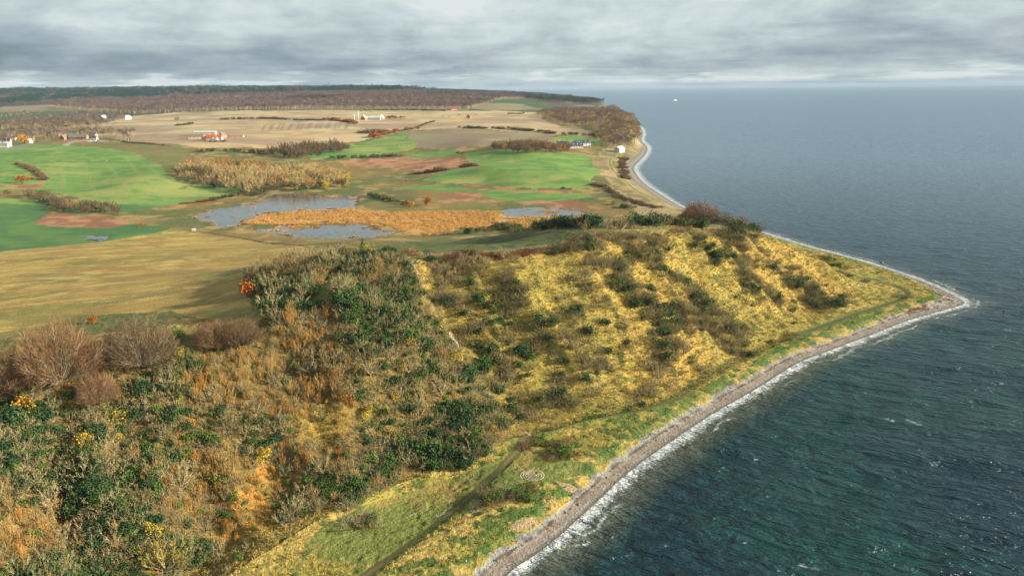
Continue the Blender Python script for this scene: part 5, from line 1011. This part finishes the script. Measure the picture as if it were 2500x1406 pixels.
# pale farmhouse
house(911, 293, 34, 9, 4, 3.6, -2, 'white plaster', 'pale roof', 'long pale roofed farmhouse on a green knoll right of two thin poles', 'farmhouse', 6, 0)
house(889, 293, 13, 10, 4, 5.4, 78, 'brick', 'pale roof', 'brick gabled end house left of the long pale roofed farmhouse', 'farmhouse', 1, 0)
house(931, 292, 13, 10, 4, 5.4, 74, 'brick', 'pale roof', 'brick gabled end house right of the long pale roofed farmhouse', 'farmhouse', 1, 0)
house(1144, 289, 9, 8, 4, 5.5, 84, 'brick', 'red tiles', 'tiny orange gabled house among dark trees below the forest', 'house', 1, 1)
house(1109, 270, 16, 8, 4, 5, 8, 'white plaster', 'red tiles', 'tiny white house with red roof right against the forest edge', 'house', 2, 0)
# farm by the bay
house(1403, 362, 24, 9, 3.6, 4.6, 10, 'white plaster', 'slate', 'white farmhouse with black roof and white dormers near the bay', 'farmhouse', 6, 2, 4)
house(1386, 362, 9, 8, 3.6, 5.4, 84, 'tan plaster', 'slate', 'tan gable wing at the left end of the black roofed farmhouse', 'farm_wing', 1, 0)
house(1420, 356, 26, 13, 4, 3.6, 16, 'white plaster', 'slate', 'broad black roofed barn with solar panels behind the farmhouse near the bay', 'barn', 5, 0, solar=True, cat='barn')
house(1372, 358, 16, 8, 3.4, 4.2, 6, 'white plaster', 'slate', 'dark roofed outbuilding left of the black roofed farmhouse', 'outbuilding', 3, 2)
house(1325, 360, 9, 7, 3.2, 4, 12, 'white plaster', 'metal roof', 'small grey roofed hut inside the brown copse', 'hut', 1, 0, cat='hut')
house(1448, 352, 5, 4, 2.2, 1.2, 10, 'weathered wood', 'slate', 'tiny dark shelter in the green paddock right of the farm', 'shelter', 1, 0, cat='shelter')
house(1512, 371, 15, 10, 4.2, 3.6, 52, 'cream paint', 'pale roof', 'plain cream barn with pale roof beside the bay shore', 'barn', 0, 0, cat='barn', door=False)
house(474, 564, 2.2, 1.6, 1.0, .5, 10, 'white plaster', 'pale roof', 'tiny white pump hut at the start of the ditch by the pond', 'pump_hut', 0, 0, cat='hut')
# village
VL = [(192,340,30,9,3,5.2,3,'brick','thatch','long thatched brick house in the middle of the village',6,1),(157,341,11,8,3.4,4.6,80,'brick','thatch','brick gabled house at the fork of the village road',2,1),(180,332,16,8,3.2,4.4,12,'white plaster','grey tiles','grey roofed white house behind the thatched village house',3,1),
 (168,327,16,8,3.2,4.4,30,'tan plaster','grey tiles','grey roofed house higher up behind the brick gabled one',3,1),(130,334,22,8,3.2,4.2,4,'brick','thatch','brown roofed long house left of the brick gabled house',4,0),(225,333,18,9,3.6,3.4,-4,'white plaster','slate','white walled dark roofed house at the right of the village',4,0),
 (229,341,12,7,3.2,2.8,2,'white plaster','slate','white garage by the parked cars right of the thatched house',3,0),(95,325,14,9,3.6,5,24,'tan plaster','thatch','pale gabled house among bare trees left of the village middle',2,1),(73,350,7,6,3.4,3.4,76,'white plaster','pale roof','small bright white house by the road left of the village',1,0),
 (78,341,8,6,3,3,20,'white plaster','grey tiles','small grey roofed house just behind the bright white one',1,1),(28,332,12,9,3.4,4.4,40,'white plaster','pale roof','pale roofed house behind the big orange tree',2,0),(12,349,18,8,3.2,3.4,12,'white plaster','slate','dark roofed white house at the left edge',4,1),
 (6,360,16,8,3,3,10,'white plaster','grey tiles','lowest white house at the left edge of the photo',4,0),(20,358,8,6,3,2.6,70,'white plaster','pale roof','small pale house beside the lowest white house at the left edge',1,0),(30,342,12,7,3,3.6,10,'tan plaster','brick','red roofed house in the left part of the village',2,1),
 (205,326,14,8,3.2,4,-10,'brick','thatch','small brown house behind the right part of the village',2,1)]
for a_ in VL: house(*a_[:9], a_[9], 'village_house', a_[10], a_[11], group='houses of the village on the left')
# parked cars
def car(u, v, rot, label):
    p = g([(u, v)])[0]; r = link('parked_car', None, loc=tuple(p)); r.rotation_euler = (0, 0, math.radians(rot)); r['label'] = label; r['category'] = 'car'; r['group'] = 'cars parked in the village'
    V = [(-2.2,-.85,.35),(2.2,-.85,.35),(2.2,.85,.35),(-2.2,.85,.35),(-2.25,-.88,.8),(2.25,-.88,.75),(2.25,.88,.75),(-2.25,.88,.8),(-1.6,-.85,.95),(1.0,-.85,.95),(1.0,.85,.95),(-1.6,.85,.95)]
    poly_mesh('body', V, [(0,3,2,1),(0,1,5,4),(2,3,7,6),(1,2,6,5),(3,0,4,7),(4,5,9,8),(6,7,11,10),(5,6,10,9),(7,4,8,11),(8,9,10,11)], PM['white paint'], r)
    V = [(-1.6,-.8,.96),(1.0,-.8,.96),(1.0,.8,.96),(-1.6,.8,.96),(-1.2,-.65,1.45),(.3,-.65,1.45),(.3,.65,1.45),(-1.2,.65,1.45)]; poly_mesh('cabin', V, [(0,1,5,4),(1,2,6,5),(2,3,7,6),(3,0,4,7),(4,5,6,7)], PM['window glass'], r)
    for x in (-1.35, 1.35):
        for y in (-.82, .82):
            V = [(x + .33 * math.cos(k * .785), y + s * .1, .33 + .33 * math.sin(k * .785)) for s in (-1, 1) for k in range(8)]; poly_mesh('wheel', V, [tuple(range(8)), tuple(range(15, 7, -1))] + [(k, (k + 1) % 8, 8 + (k + 1) % 8, 8 + k) for k in range(8)], PM['dark rubber'], r)
for u, v, lb in ((215, 346, 'leftmost of the white cars parked below the village'), (221, 346, 'second white car from the left below the village'), (228, 345.5, 'third white car from the left below the village'), (233, 345.5, 'rightmost of the white cars parked below the village')): car(u, v, 80, lb)
# ------------------------------------------------------------------ poles, masts, turbines, boat, sea mark
def mast(x, y, z, h_, w_, label, name='radio_mast'):
    r = link(name, None, loc=(x, y, z)); r['label'] = label; r['category'] = 'mast'
    L = []; n = 8
    for i in range(n): 
        z0 = h_ * i / n; 
        for sx_ in (-1, 1):
            for sy_ in (-1, 1): L.append((sx_ * w_ * (1 - i / n * .6) / 2, sy_ * w_ * (1 - i / n * .6) / 2, z0 + h_ / n / 2, w_ * .16, w_ * .16, h_ / n))
        L.append((0, 0, z0, w_ * (1 - i / n * .6), w_ * (1 - i / n * .6), w_ * .12))
    boxes('tower', L, PM['grey steel'], r); boxes('antenna', [(0, 0, h_ * 1.06, w_ * .15, w_ * .15, h_ * .14)], PM['grey steel'], r)
def far_pt(u, v, D):
    d = cam_ray(u, v); k = D / d[1]; return d[0] * k, D, CAMH + d[2] * k
for u, D, h_, lb in ((841, 7600, 70, 'left one of the two tall masts on the wooded horizon'), (847, 7600, 66, 'right one of the two tall masts on the wooded horizon'), (757, 8200, 40, 'small mast on the horizon left of the tall pair'), (583, 8600, 44, 'lone small mast on the left horizon')):
    x, y, _ = far_pt(u, 215, D); mast(x, y, float(land(np.array([x]), np.array([y]))[0]) + 6, h_, 3.6, lb)
for u, v, h_, lb in ((866, 300, 16, 'left shorter pole beside the pale farmhouse'), (876, 300, 22, 'right taller pole beside the pale farmhouse')):
    p = g([(u, v)])[0]; r = link('flag_pole', None, loc=tuple(p)); r['label'] = lb; r['category'] = 'pole'; boxes('pole', [(0, 0, h_ / 2 - .5, .7, .7, h_ + 1)], PM['white paint'], r); boxes('cap', [(0, 0, h_ + .3, 1.0, 1.0, .5)], PM['white paint'], r)
TU = [1262, 1285, 1301, 1322, 1345, 1352, 1386, 1405, 1432, 1455]
for i, u in enumerate(TU):
    D = 24000 + 900 * (i % 3); x, y, _ = far_pt(u, 217, D); r = link('wind_turbine', None, loc=(x, y, 0)); r['category'] = 'wind turbine'; r['group'] = 'wind turbines on the sea horizon'
    r['label'] = 'faint white wind turbine on the sea horizon, ' + ('%s from the left' % ['first', 'second', 'third', 'fourth', 'fifth', 'sixth', 'seventh', 'eighth', 'ninth', 'tenth'][i])
    boxes('tower', [(0, 0, 45, 5, 5, 90)], PM['white paint'], r); a0 = rng.uniform(0, 2)
    for k in range(3):
        a = a0 + k * 2.0944; V = [(-1, 0, 0), (1, 0, 0), (.5, 0, 46), (-.5, 0, 46), (0, 1.2, 2)]; b_ = poly_mesh('blade', V, [(0, 1, 2, 3), (0, 4, 1), (1, 4, 2), (2, 4, 3), (3, 4, 0)], PM['white paint'], r); b_.location = (0, -4, 90); b_.rotation_euler = (0, a, 0)
p = atz(1648, 246, 0); r = link('ferry_boat', None, loc=(p[0], p[1], 0)); r.rotation_euler = (0, 0, .3); r['label'] = 'small white boat far out on the sea'; r['category'] = 'boat'
V = [(-13,-3,-.5),(10,-3,-.5),(15,0,-.5),(10,3,-.5),(-13,3,-.5),(-14,-3.6,3),(11,-3.6,3.4),(18,0,4),(11,3.6,3.4),(-14,3.6,3)]
poly_mesh('hull', V, [(0,1,6,5),(1,2,7,6),(2,3,8,7),(3,4,9,8),(4,0,5,9),(5,6,7,8,9)], PM['white paint'], r); boxes('cabin', [(-2, 0, 5, 13, 5, 3.6), (0, 0, 7.6, 6, 4, 1.8)], PM['white paint'], r); boxes('window', [(-2, 0, 5.6, 13.1, 5.1, .8)], PM['window glass'], r)
p = atz(1314, 241, 0); r = link('sea_mark', None, loc=(p[0], p[1], 0)); r['label'] = 'small dark beacon standing in the sea beyond the far headland'; r['category'] = 'beacon'
boxes('base', [(0, 0, 3, 14, 14, 8)], PM['grey steel'], r); boxes('tower', [(0, 0, 16, 6, 6, 20)], PM['grey steel'], r); boxes('lamp_room', [(0, 0, 28, 8, 8, 4)], PM['slate'], r)
# ------------------------------------------------------------------ fence on the ridge
FL = smooth(g(np.array([(985,628),(1050,625),(1120,622),(1200,620),(1300,611),(1390,594),(1440,577),(1520,568),(1600,566),(1700,567),(1800,571)], float))[:, :2], 6)
seg = np.hypot(*np.diff(FL, axis=0).T); Lc = np.r_[0, np.cumsum(seg)]; t = np.arange(0, Lc[-1], 3.4); fx, fy = np.interp(t, Lc, FL[:, 0]), np.interp(t, Lc, FL[:, 1]); fz = land(fx, fy)
r = link('ridge_fence', None, loc=(fx[0], fy[0], fz[0])); r['label'] = 'wire fence on pale posts following the cliff top'; r['category'] = 'fence'
pm_ = boxes('fence_post', [(0, 0, .5, .16, .16, 1.4)], PM['weathered wood'], r)
for i in range(len(t)):
    o = pm_ if i == 0 else pm_.copy()
    if i: S.collection.objects.link(o)
    o.location = (fx[i] - fx[0], fy[i] - fy[0], fz[i] - fz[0]); o.rotation_euler = (rng.normal(0, .05), rng.normal(0, .05), rng.uniform(0, 1))
gw = Geo()
for hh in (.5, 1.1):
    A = np.stack([fx - fx[0], fy - fy[0], fz - fz[0] + hh], 1); gw.prism(A[:-1], A[1:], np.full(len(A) - 1, .02), np.full(len(A) - 1, .02), 0, rng)
V = np.concatenate(gw.V); link('wire', new_mesh('wire', V, np.concatenate(gw.F), [PM['grey steel']]), r)
# ------------------------------------------------------------------ wooden stairs on the slope
def flight(r, p, q, n, wd=1.25):
    p = np.array(p); q = np.array(q); d = q - p; a = math.atan2(d[1], d[0]); sx_ = np.array([-math.sin(a), math.cos(a), 0]); L = np.linalg.norm(d); o0 = np.array(r.location)
    step = None
    for i in range(n):
        c = p + d * (i + .5) / n - o0; o = boxes('step', [(0, 0, 0, L / n * .55, wd, .07)], PM['pale wood'], r) if step is None else step.copy()
        if step is None: step = o
        else: S.collection.objects.link(o)
        o.location = c; o.rotation_euler = (0, 0, a)
    for s in (-1, 1):
        A = (p + sx_ * s * wd / 2 - o0)[None]; B = (q + sx_ * s * wd / 2 - o0)[None]
        for nm, up, rad in (('stringer', -.12, .09), ('handrail', .95, .05)):
            gg = Geo(); gg.prism(A + [[0, 0, up]], B + [[0, 0, up]], [rad], [rad], 0, rng); link(nm, new_mesh(nm, np.concatenate(gg.V), np.concatenate(gg.F), [PM['weathered wood']]), r)
        for i in range(0, n + 1, 4):
            c = p + d * i / n + sx_ * s * wd / 2 - o0; boxes('post', [(c[0], c[1], c[2] + .2, .1, .1, 1.6)], PM['weathered wood'], r)
sp_ = g(np.array([(1071,784),(1089,816),(1096,820),(1120,850)], float)); sp_[:, 2] += [.6, .7, .65, .3]
r = link('wooden_staircase', None, loc=tuple(sp_[0])); r['label'] = 'weathered wooden staircase in two flights halfway down the cliff'; r['category'] = 'staircase'
flight(r, sp_[0], sp_[1], 22); flight(r, sp_[2], sp_[3], 20); c = (sp_[1] + sp_[2]) / 2 - sp_[0]; boxes('landing', [(c[0], c[1], c[2], 1.8, 1.5, .1)], PM['pale wood'], r)
for key_, n_s, lb in (('stair_path', 34, 'log steps climbing from the wooden staircase to the viewpoint'), ('stair_path2', 52, 'log steps running down from the wooden staircase to the track junction')):
    W_ = LN[key_]; seg = np.hypot(*np.diff(W_, axis=0).T); Lc = np.r_[0, np.cumsum(seg)]; t = np.linspace(0, Lc[-1], n_s); xs, ys = np.interp(t, Lc, W_[:, 0]), np.interp(t, Lc, W_[:, 1]); zs = land(xs, ys)
    r = link('log_steps', None, loc=(xs[0], ys[0], zs[0])); r['label'] = lb; r['category'] = 'steps'; st_ = boxes('log_step', [(0, 0, -.02, .16, .8, .2)], PM['weathered wood'], r)
    for i in range(n_s):
        o = st_ if i == 0 else st_.copy()
        if i: S.collection.objects.link(o)
        j = min(i, n_s - 2); o.location = (xs[i] - xs[0], ys[i] - ys[0], zs[i] - zs[0] + .15); o.rotation_euler = (0, 0, math.atan2(ys[j + 1] - ys[j], xs[j + 1] - xs[j]) + rng.normal(0, .05))
# ------------------------------------------------------------------ white stones laid out on the lawn
def stones(name, xy, label, cat='stone pattern', size=.32, group=None):
    xy = np.asarray(xy, float); zs = land(xy[:, 0], xy[:, 1]); gg = Geo(); o0 = np.array([xy[:, 0].mean(), xy[:, 1].mean(), zs.mean()]); base = np.array([(1,0,0),(.3,.95,0),(-.8,.6,0),(-.8,-.6,0),(.3,-.95,0),(.1,0,.8)])
    for i in range(len(xy)):
        s = size * rng.uniform(.6, 1.1); a = rng.uniform(0, 6.28); R_ = np.array([[math.cos(a), -math.sin(a), 0], [math.sin(a), math.cos(a), 0], [0, 0, 1]]); V = (base * rng.uniform(.8, 1.2, (6, 1)) * [.55, .45, .5]) @ R_.T * s + [xy[i, 0] - o0[0], xy[i, 1] - o0[1], zs[i] - o0[2] + .16]
        gg.add(V, np.array([(0,1,5),(1,2,5),(2,3,5),(3,4,5),(4,0,5)]), 0)
    return link(name, new_mesh(name, np.concatenate(gg.V), np.concatenate(gg.F), [PM['white stone']]), loc=tuple(o0), label=label, category=cat, **({'group': group} if group else {}))
cx, cy = g([(1301, 1161)])[0][:2]; th = np.arange(0, 1, 1 / 190.) ** .55 * 2 * math.pi * 4.6; rad = .25 + th / (2 * math.pi * 4.6) * 3.0
stones('stone_spiral', np.stack([cx + rad * np.cos(th), cy + rad * np.sin(th)], 1), 'spiral of white stones laid on the grass beside the track', 'stone spiral', .24)
def text_line(u, v, u2, v2, h_px, glyphs, label, dens=5):
    """glyph strokes in a unit box, laid along the line from (u,v) to (u2,v2)"""
    P = g(np.array([(u, v), (u2, v2)], float))[:, :2]; d = P[1] - P[0]; L = np.hypot(*d); d /= L; nv = np.array([-d[1], d[0]]); Hh = h_px * .11 * 1.9; n = len(glyphs); out = []
    for i, gl_ in enumerate(glyphs):
        for st in gl_:
            for a, b_ in zip(st[:-1], st[1:]):
                a = np.array(a); b_ = np.array(b_); k = max(2, int(np.hypot(*((b_ - a) * [L / n * .7, Hh])) * dens / 1.6))
                for q in np.linspace(0, 1, k, endpoint=False): c = a + (b_ - a) * q; out.append(P[0] + d * ((i + c[0] * .7) * L / n) + nv * c[1] * Hh + rng.normal(0, .03, 2))
    return stones('stone_writing', out, label, 'stone writing', .16, 'writing laid in white stones beside the spiral')
G6 = [[(.9,.9),(.5,1),(.1,.7),(0,.3),(.3,0),(.8,.05),(.9,.35),(.5,.5),(.1,.4)]]; G0 = [[(.5,0),(.1,.2),(0,.6),(.3,1),(.8,.95),(1,.5),(.8,.1),(.5,0)]]
GG = {'a': [[(0,0),(.5,1),(1,0)],[(.2,.4),(.8,.4)]], 'n': [[(0,0),(0,1),(1,0),(1,1)]], 'e': [[(1,0),(0,0),(0,1),(1,1)],[(0,.5),(.8,.5)]], 'r': [[(0,0),(0,1),(.9,.8),(0,.5),(1,0)]], 't': [[(.5,0),(.5,1)],[(0,1),(1,1)]], 's': [[(1,.9),(0,.8),(1,.3),(0,0)]], 'i': [[(.5,0),(.5,1)]], 'k': [[(0,0),(0,1)],[(1,1),(0,.5),(1,0)]], 'o': G0}
text_line(1256, 1186, 1286, 1170, 11, [G6, G0], 'large rounded number in white stones below the spiral')
for a_, w_, lb in (((1249,1150,1276,1140,6), 'inea', 'short stone word between track and spiral'), ((1252,1140,1266,1138,4), 'nei', 'faint stone word above the short one by the track'), ((1198,1198,1238,1176,6), 'kirsten', 'long stone word along the track left of the large number'), ((1226,1204,1254,1190,6), 'anna', 'four letter stone word below the long one'),
                   ((1262,1196,1306,1182,5), 'inkeras', 'stone word running under the large number'), ((1192,1212,1210,1204,6), 'kst', 'three letter stone word at the track edge'), ((1155,1252,1188,1240,6), 'eetrent', 'bright stone word lowest beside the track'), ((1148,1247,1168,1236,5), 'iser', 'faint stone word just above the lowest one'),
                   ((1172,1224,1184,1218,6), 'os', 'short bright stone word above the lowest words'), ((1192,1230,1208,1222,5), 'si', 'sparse stone marks right of the short bright word'), ((1374,1148,1400,1138,5), 'arni', 'stone word right of the spiral'), ((1388,1150,1400,1144,6), 'nt', 'small stone marks near the green bushes right of the spiral'),
                   ((1360,1158,1370,1154,5), 'so', 'tiny stone letters right of the spiral'), ((1342,1146,1352,1152,4), 'si', 'tiny stone letters between spiral and beach'), ((1070,1262,1090,1252,4), 'ean', 'scattered stone letters left of the track'), ((1092,1230,1104,1222,3), 'eo', 'few stones left of the track higher up'), ((1002,1262,1024,1250,3), 'sres', 'faint stone letters far left on the lawn')):
    text_line(*a_, [GG[c] for c in w_], lb, 4)
# pebbles and wrack on the beach
X2 = rng.uniform(-20, 215, 60000); Y2 = rng.uniform(140, 480, 60000); d_, s_, _ = seg_dist(X2, Y2, COAST); kk = (s_ > 0) & (d_ > .4) & (d_ < 10); X2, Y2, D2 = X2[kk], Y2[kk], d_[kk]; Z2 = land(X2, Y2)
def rock_geo(seed):
    r_ = np.random.default_rng(seed); gg = Geo(); base = np.array([(1,0,0),(.3,.95,0),(-.8,.6,0),(-.8,-.6,0),(.3,-.95,0),(.1,0,.8)]) * [.5, .42, .45]; gg.add(base * r_.uniform(.7, 1.3, (6, 1)), np.array([(0,1,5),(1,2,5),(2,3,5),(3,4,5),(4,0,5)]), 0); return gg
VM['pebble'] = veg_mat('pebble', (.31, .295, .27), (.15, .14, .125)); VM['wrack'] = veg_mat('wrack', (.12, .04, .02), (.05, .025, .015))
tpl('pebble', [rock_geo(i) for i in range(3)], ['pebble']); tpl('wrack', [tuftg(300 + i, 10, .18, .6, .2) for i in range(2)], ['wrack'])
tipf = np.exp(-((X2 - 195) ** 2 + (Y2 - 365) ** 2) / 2500.); wn = fbm(X2, Y2, 6, 3, 451)
recs = []
for i in range(len(X2)):
    line = min(abs(D2[i] - 4.2 - (wn[i] - .5) * 3), abs(D2[i] - 6.5 - (wn[i] - .5) * 4))
    if line < .35 + .8 * tipf[i] and rng.uniform() < .8: recs.append(('wrack', X2[i], Y2[i], Z2[i] + .05, rng.uniform(.5, 1.1), rng.uniform(0, 6.28)))
    elif rng.uniform() < .75: recs.append(('pebble', X2[i], Y2[i], Z2[i] + .02, rng.uniform(.25, .7) + .35 * tipf[i], rng.uniform(0, 6.28)))
scatter_stuff('shingle', recs, 'pebbles and strands of seaweed along the beach')
# a few boulders in the shallows
for i, (u, v, s, lb) in enumerate(((2153,642,1.0,'dark boulder at the waterline on the far side of the point'),(1862,962,.7,'small dark boulder in the surf on the near shore'),(2036,612,.6,'dark stone in the water behind the hill end'),(1413,1235,.5,'dark stone on the beach below the stone spiral'))):
    p = atz(u, v, 0); bm = bmesh.new(); bmesh.ops.create_icosphere(bm, subdivisions=2, radius=s)
    for q in bm.verts: q.co *= 1 + .35 * (vnoise(np.array([q.co.x * 1.5 + i * 9]), np.array([q.co.y * 1.5 + q.co.z * 2]))[0] - .5); q.co.z *= .65
    me = bpy.data.meshes.new('boulder'); bm.to_mesh(me); bm.free(); me.materials.append(PM['thatch']); zb = max(0.0, float(land(np.array([p[0]]), np.array([p[1]]))[0])); link('boulder', me, loc=(p[0], p[1], zb + s * .15), label=lb, category='boulder')
# ------------------------------------------------------------------ angler wading off the point
def person():
    p = atz(2449, 766, 0); J = dict(pel=(0, 0, .55), sp=(0, .02, .85), ch=(0, 0, 1.12), nk=(0, 0, 1.34), hd0=(0, -.01, 1.44), hd1=(0, -.03, 1.6), ls=(-.19, 0, 1.27), rs=(.19, 0, 1.27), le=(-.27, -.14, 1.05), re=(.28, -.12, 1.03), lw=(-.12, -.36, 1.08), rw=(.12, -.34, 1.02), lh=(-.1, 0, .48), rh=(.1, 0, .48), lk=(-.12, -.03, .05), rk=(.13, .04, .05), lf=(-.13, 0, -.4), rf=(.14, .06, -.4))
    R_ = dict(pel=.17, sp=.16, ch=.19, nk=.065, hd0=.09, hd1=.10, ls=.09, rs=.09, le=.06, re=.06, lw=.045, rw=.045, lh=.12, rh=.12, lk=.085, rk=.085, lf=.07, rf=.07)
    E = [('pel','sp'),('sp','ch'),('ch','nk'),('nk','hd0'),('hd0','hd1'),('ch','ls'),('ch','rs'),('ls','le'),('rs','re'),('le','lw'),('re','rw'),('pel','lh'),('pel','rh'),('lh','lk'),('rh','rk'),('lk','lf'),('rk','rf')]
    k = list(J); me = bpy.data.meshes.new('person'); me.from_pydata([J[q] for q in k], [(k.index(a), k.index(b_)) for a, b_ in E], [])
    o = link('person', me, loc=(p[0], p[1], 0), label='person in dark waders fishing knee deep off the point', category='person'); me.skin_vertices or None
    o.modifiers.new('skin', 'SKIN'); 
    if not me.skin_vertices: me.attributes
    for i, q in enumerate(k): me.skin_vertices[0].data[i].radius = (R_[q], R_[q])
    me.skin_vertices[0].data[0].use_root = True; o.modifiers.new('sub', 'SUBSURF').levels = 1
    me.materials.append(PM['dark rubber']); o.rotation_euler = (0, 0, 2.2)
    gg = Geo(); gg.prism(np.array([[0, -.3, 1.0], [0, -1.4, 1.9]]), np.array([[0, -1.4, 1.9], [0, -2.6, 2.7]]), [.02, .014], [.014, .006], 0, rng)
    link('fishing_rod', new_mesh('fishing_rod', np.concatenate(gg.V), np.concatenate(gg.F), [PM['slate']]), loc=(p[0], p[1], 0), label='long thin fishing rod held by the wading person', category='fishing rod').rotation_euler = (0, 0, 2.2)
try: person()
except Exception as ex: print('person', ex)
# ------------------------------------------------------------------ air
mh = bpy.data.materials.new('air'); mh.use_nodes = True; t = NT(mh.node_tree)
vp = t.n('ShaderNodeVolumePrincipled', {'Color': (.34, .46, .60), 'Density': 3.0e-5, 'Anisotropy': 0.0})
t.t.links.new(vp.outputs[0], t.n('ShaderNodeOutputMaterial').inputs['Volume'])
ho = boxes('haze', [(0, 20500, 64, 84000, 43000, 142)], mh, kind='stuff', label='thin blue air between the camera and the horizon')
print('done', time.time() - T0)
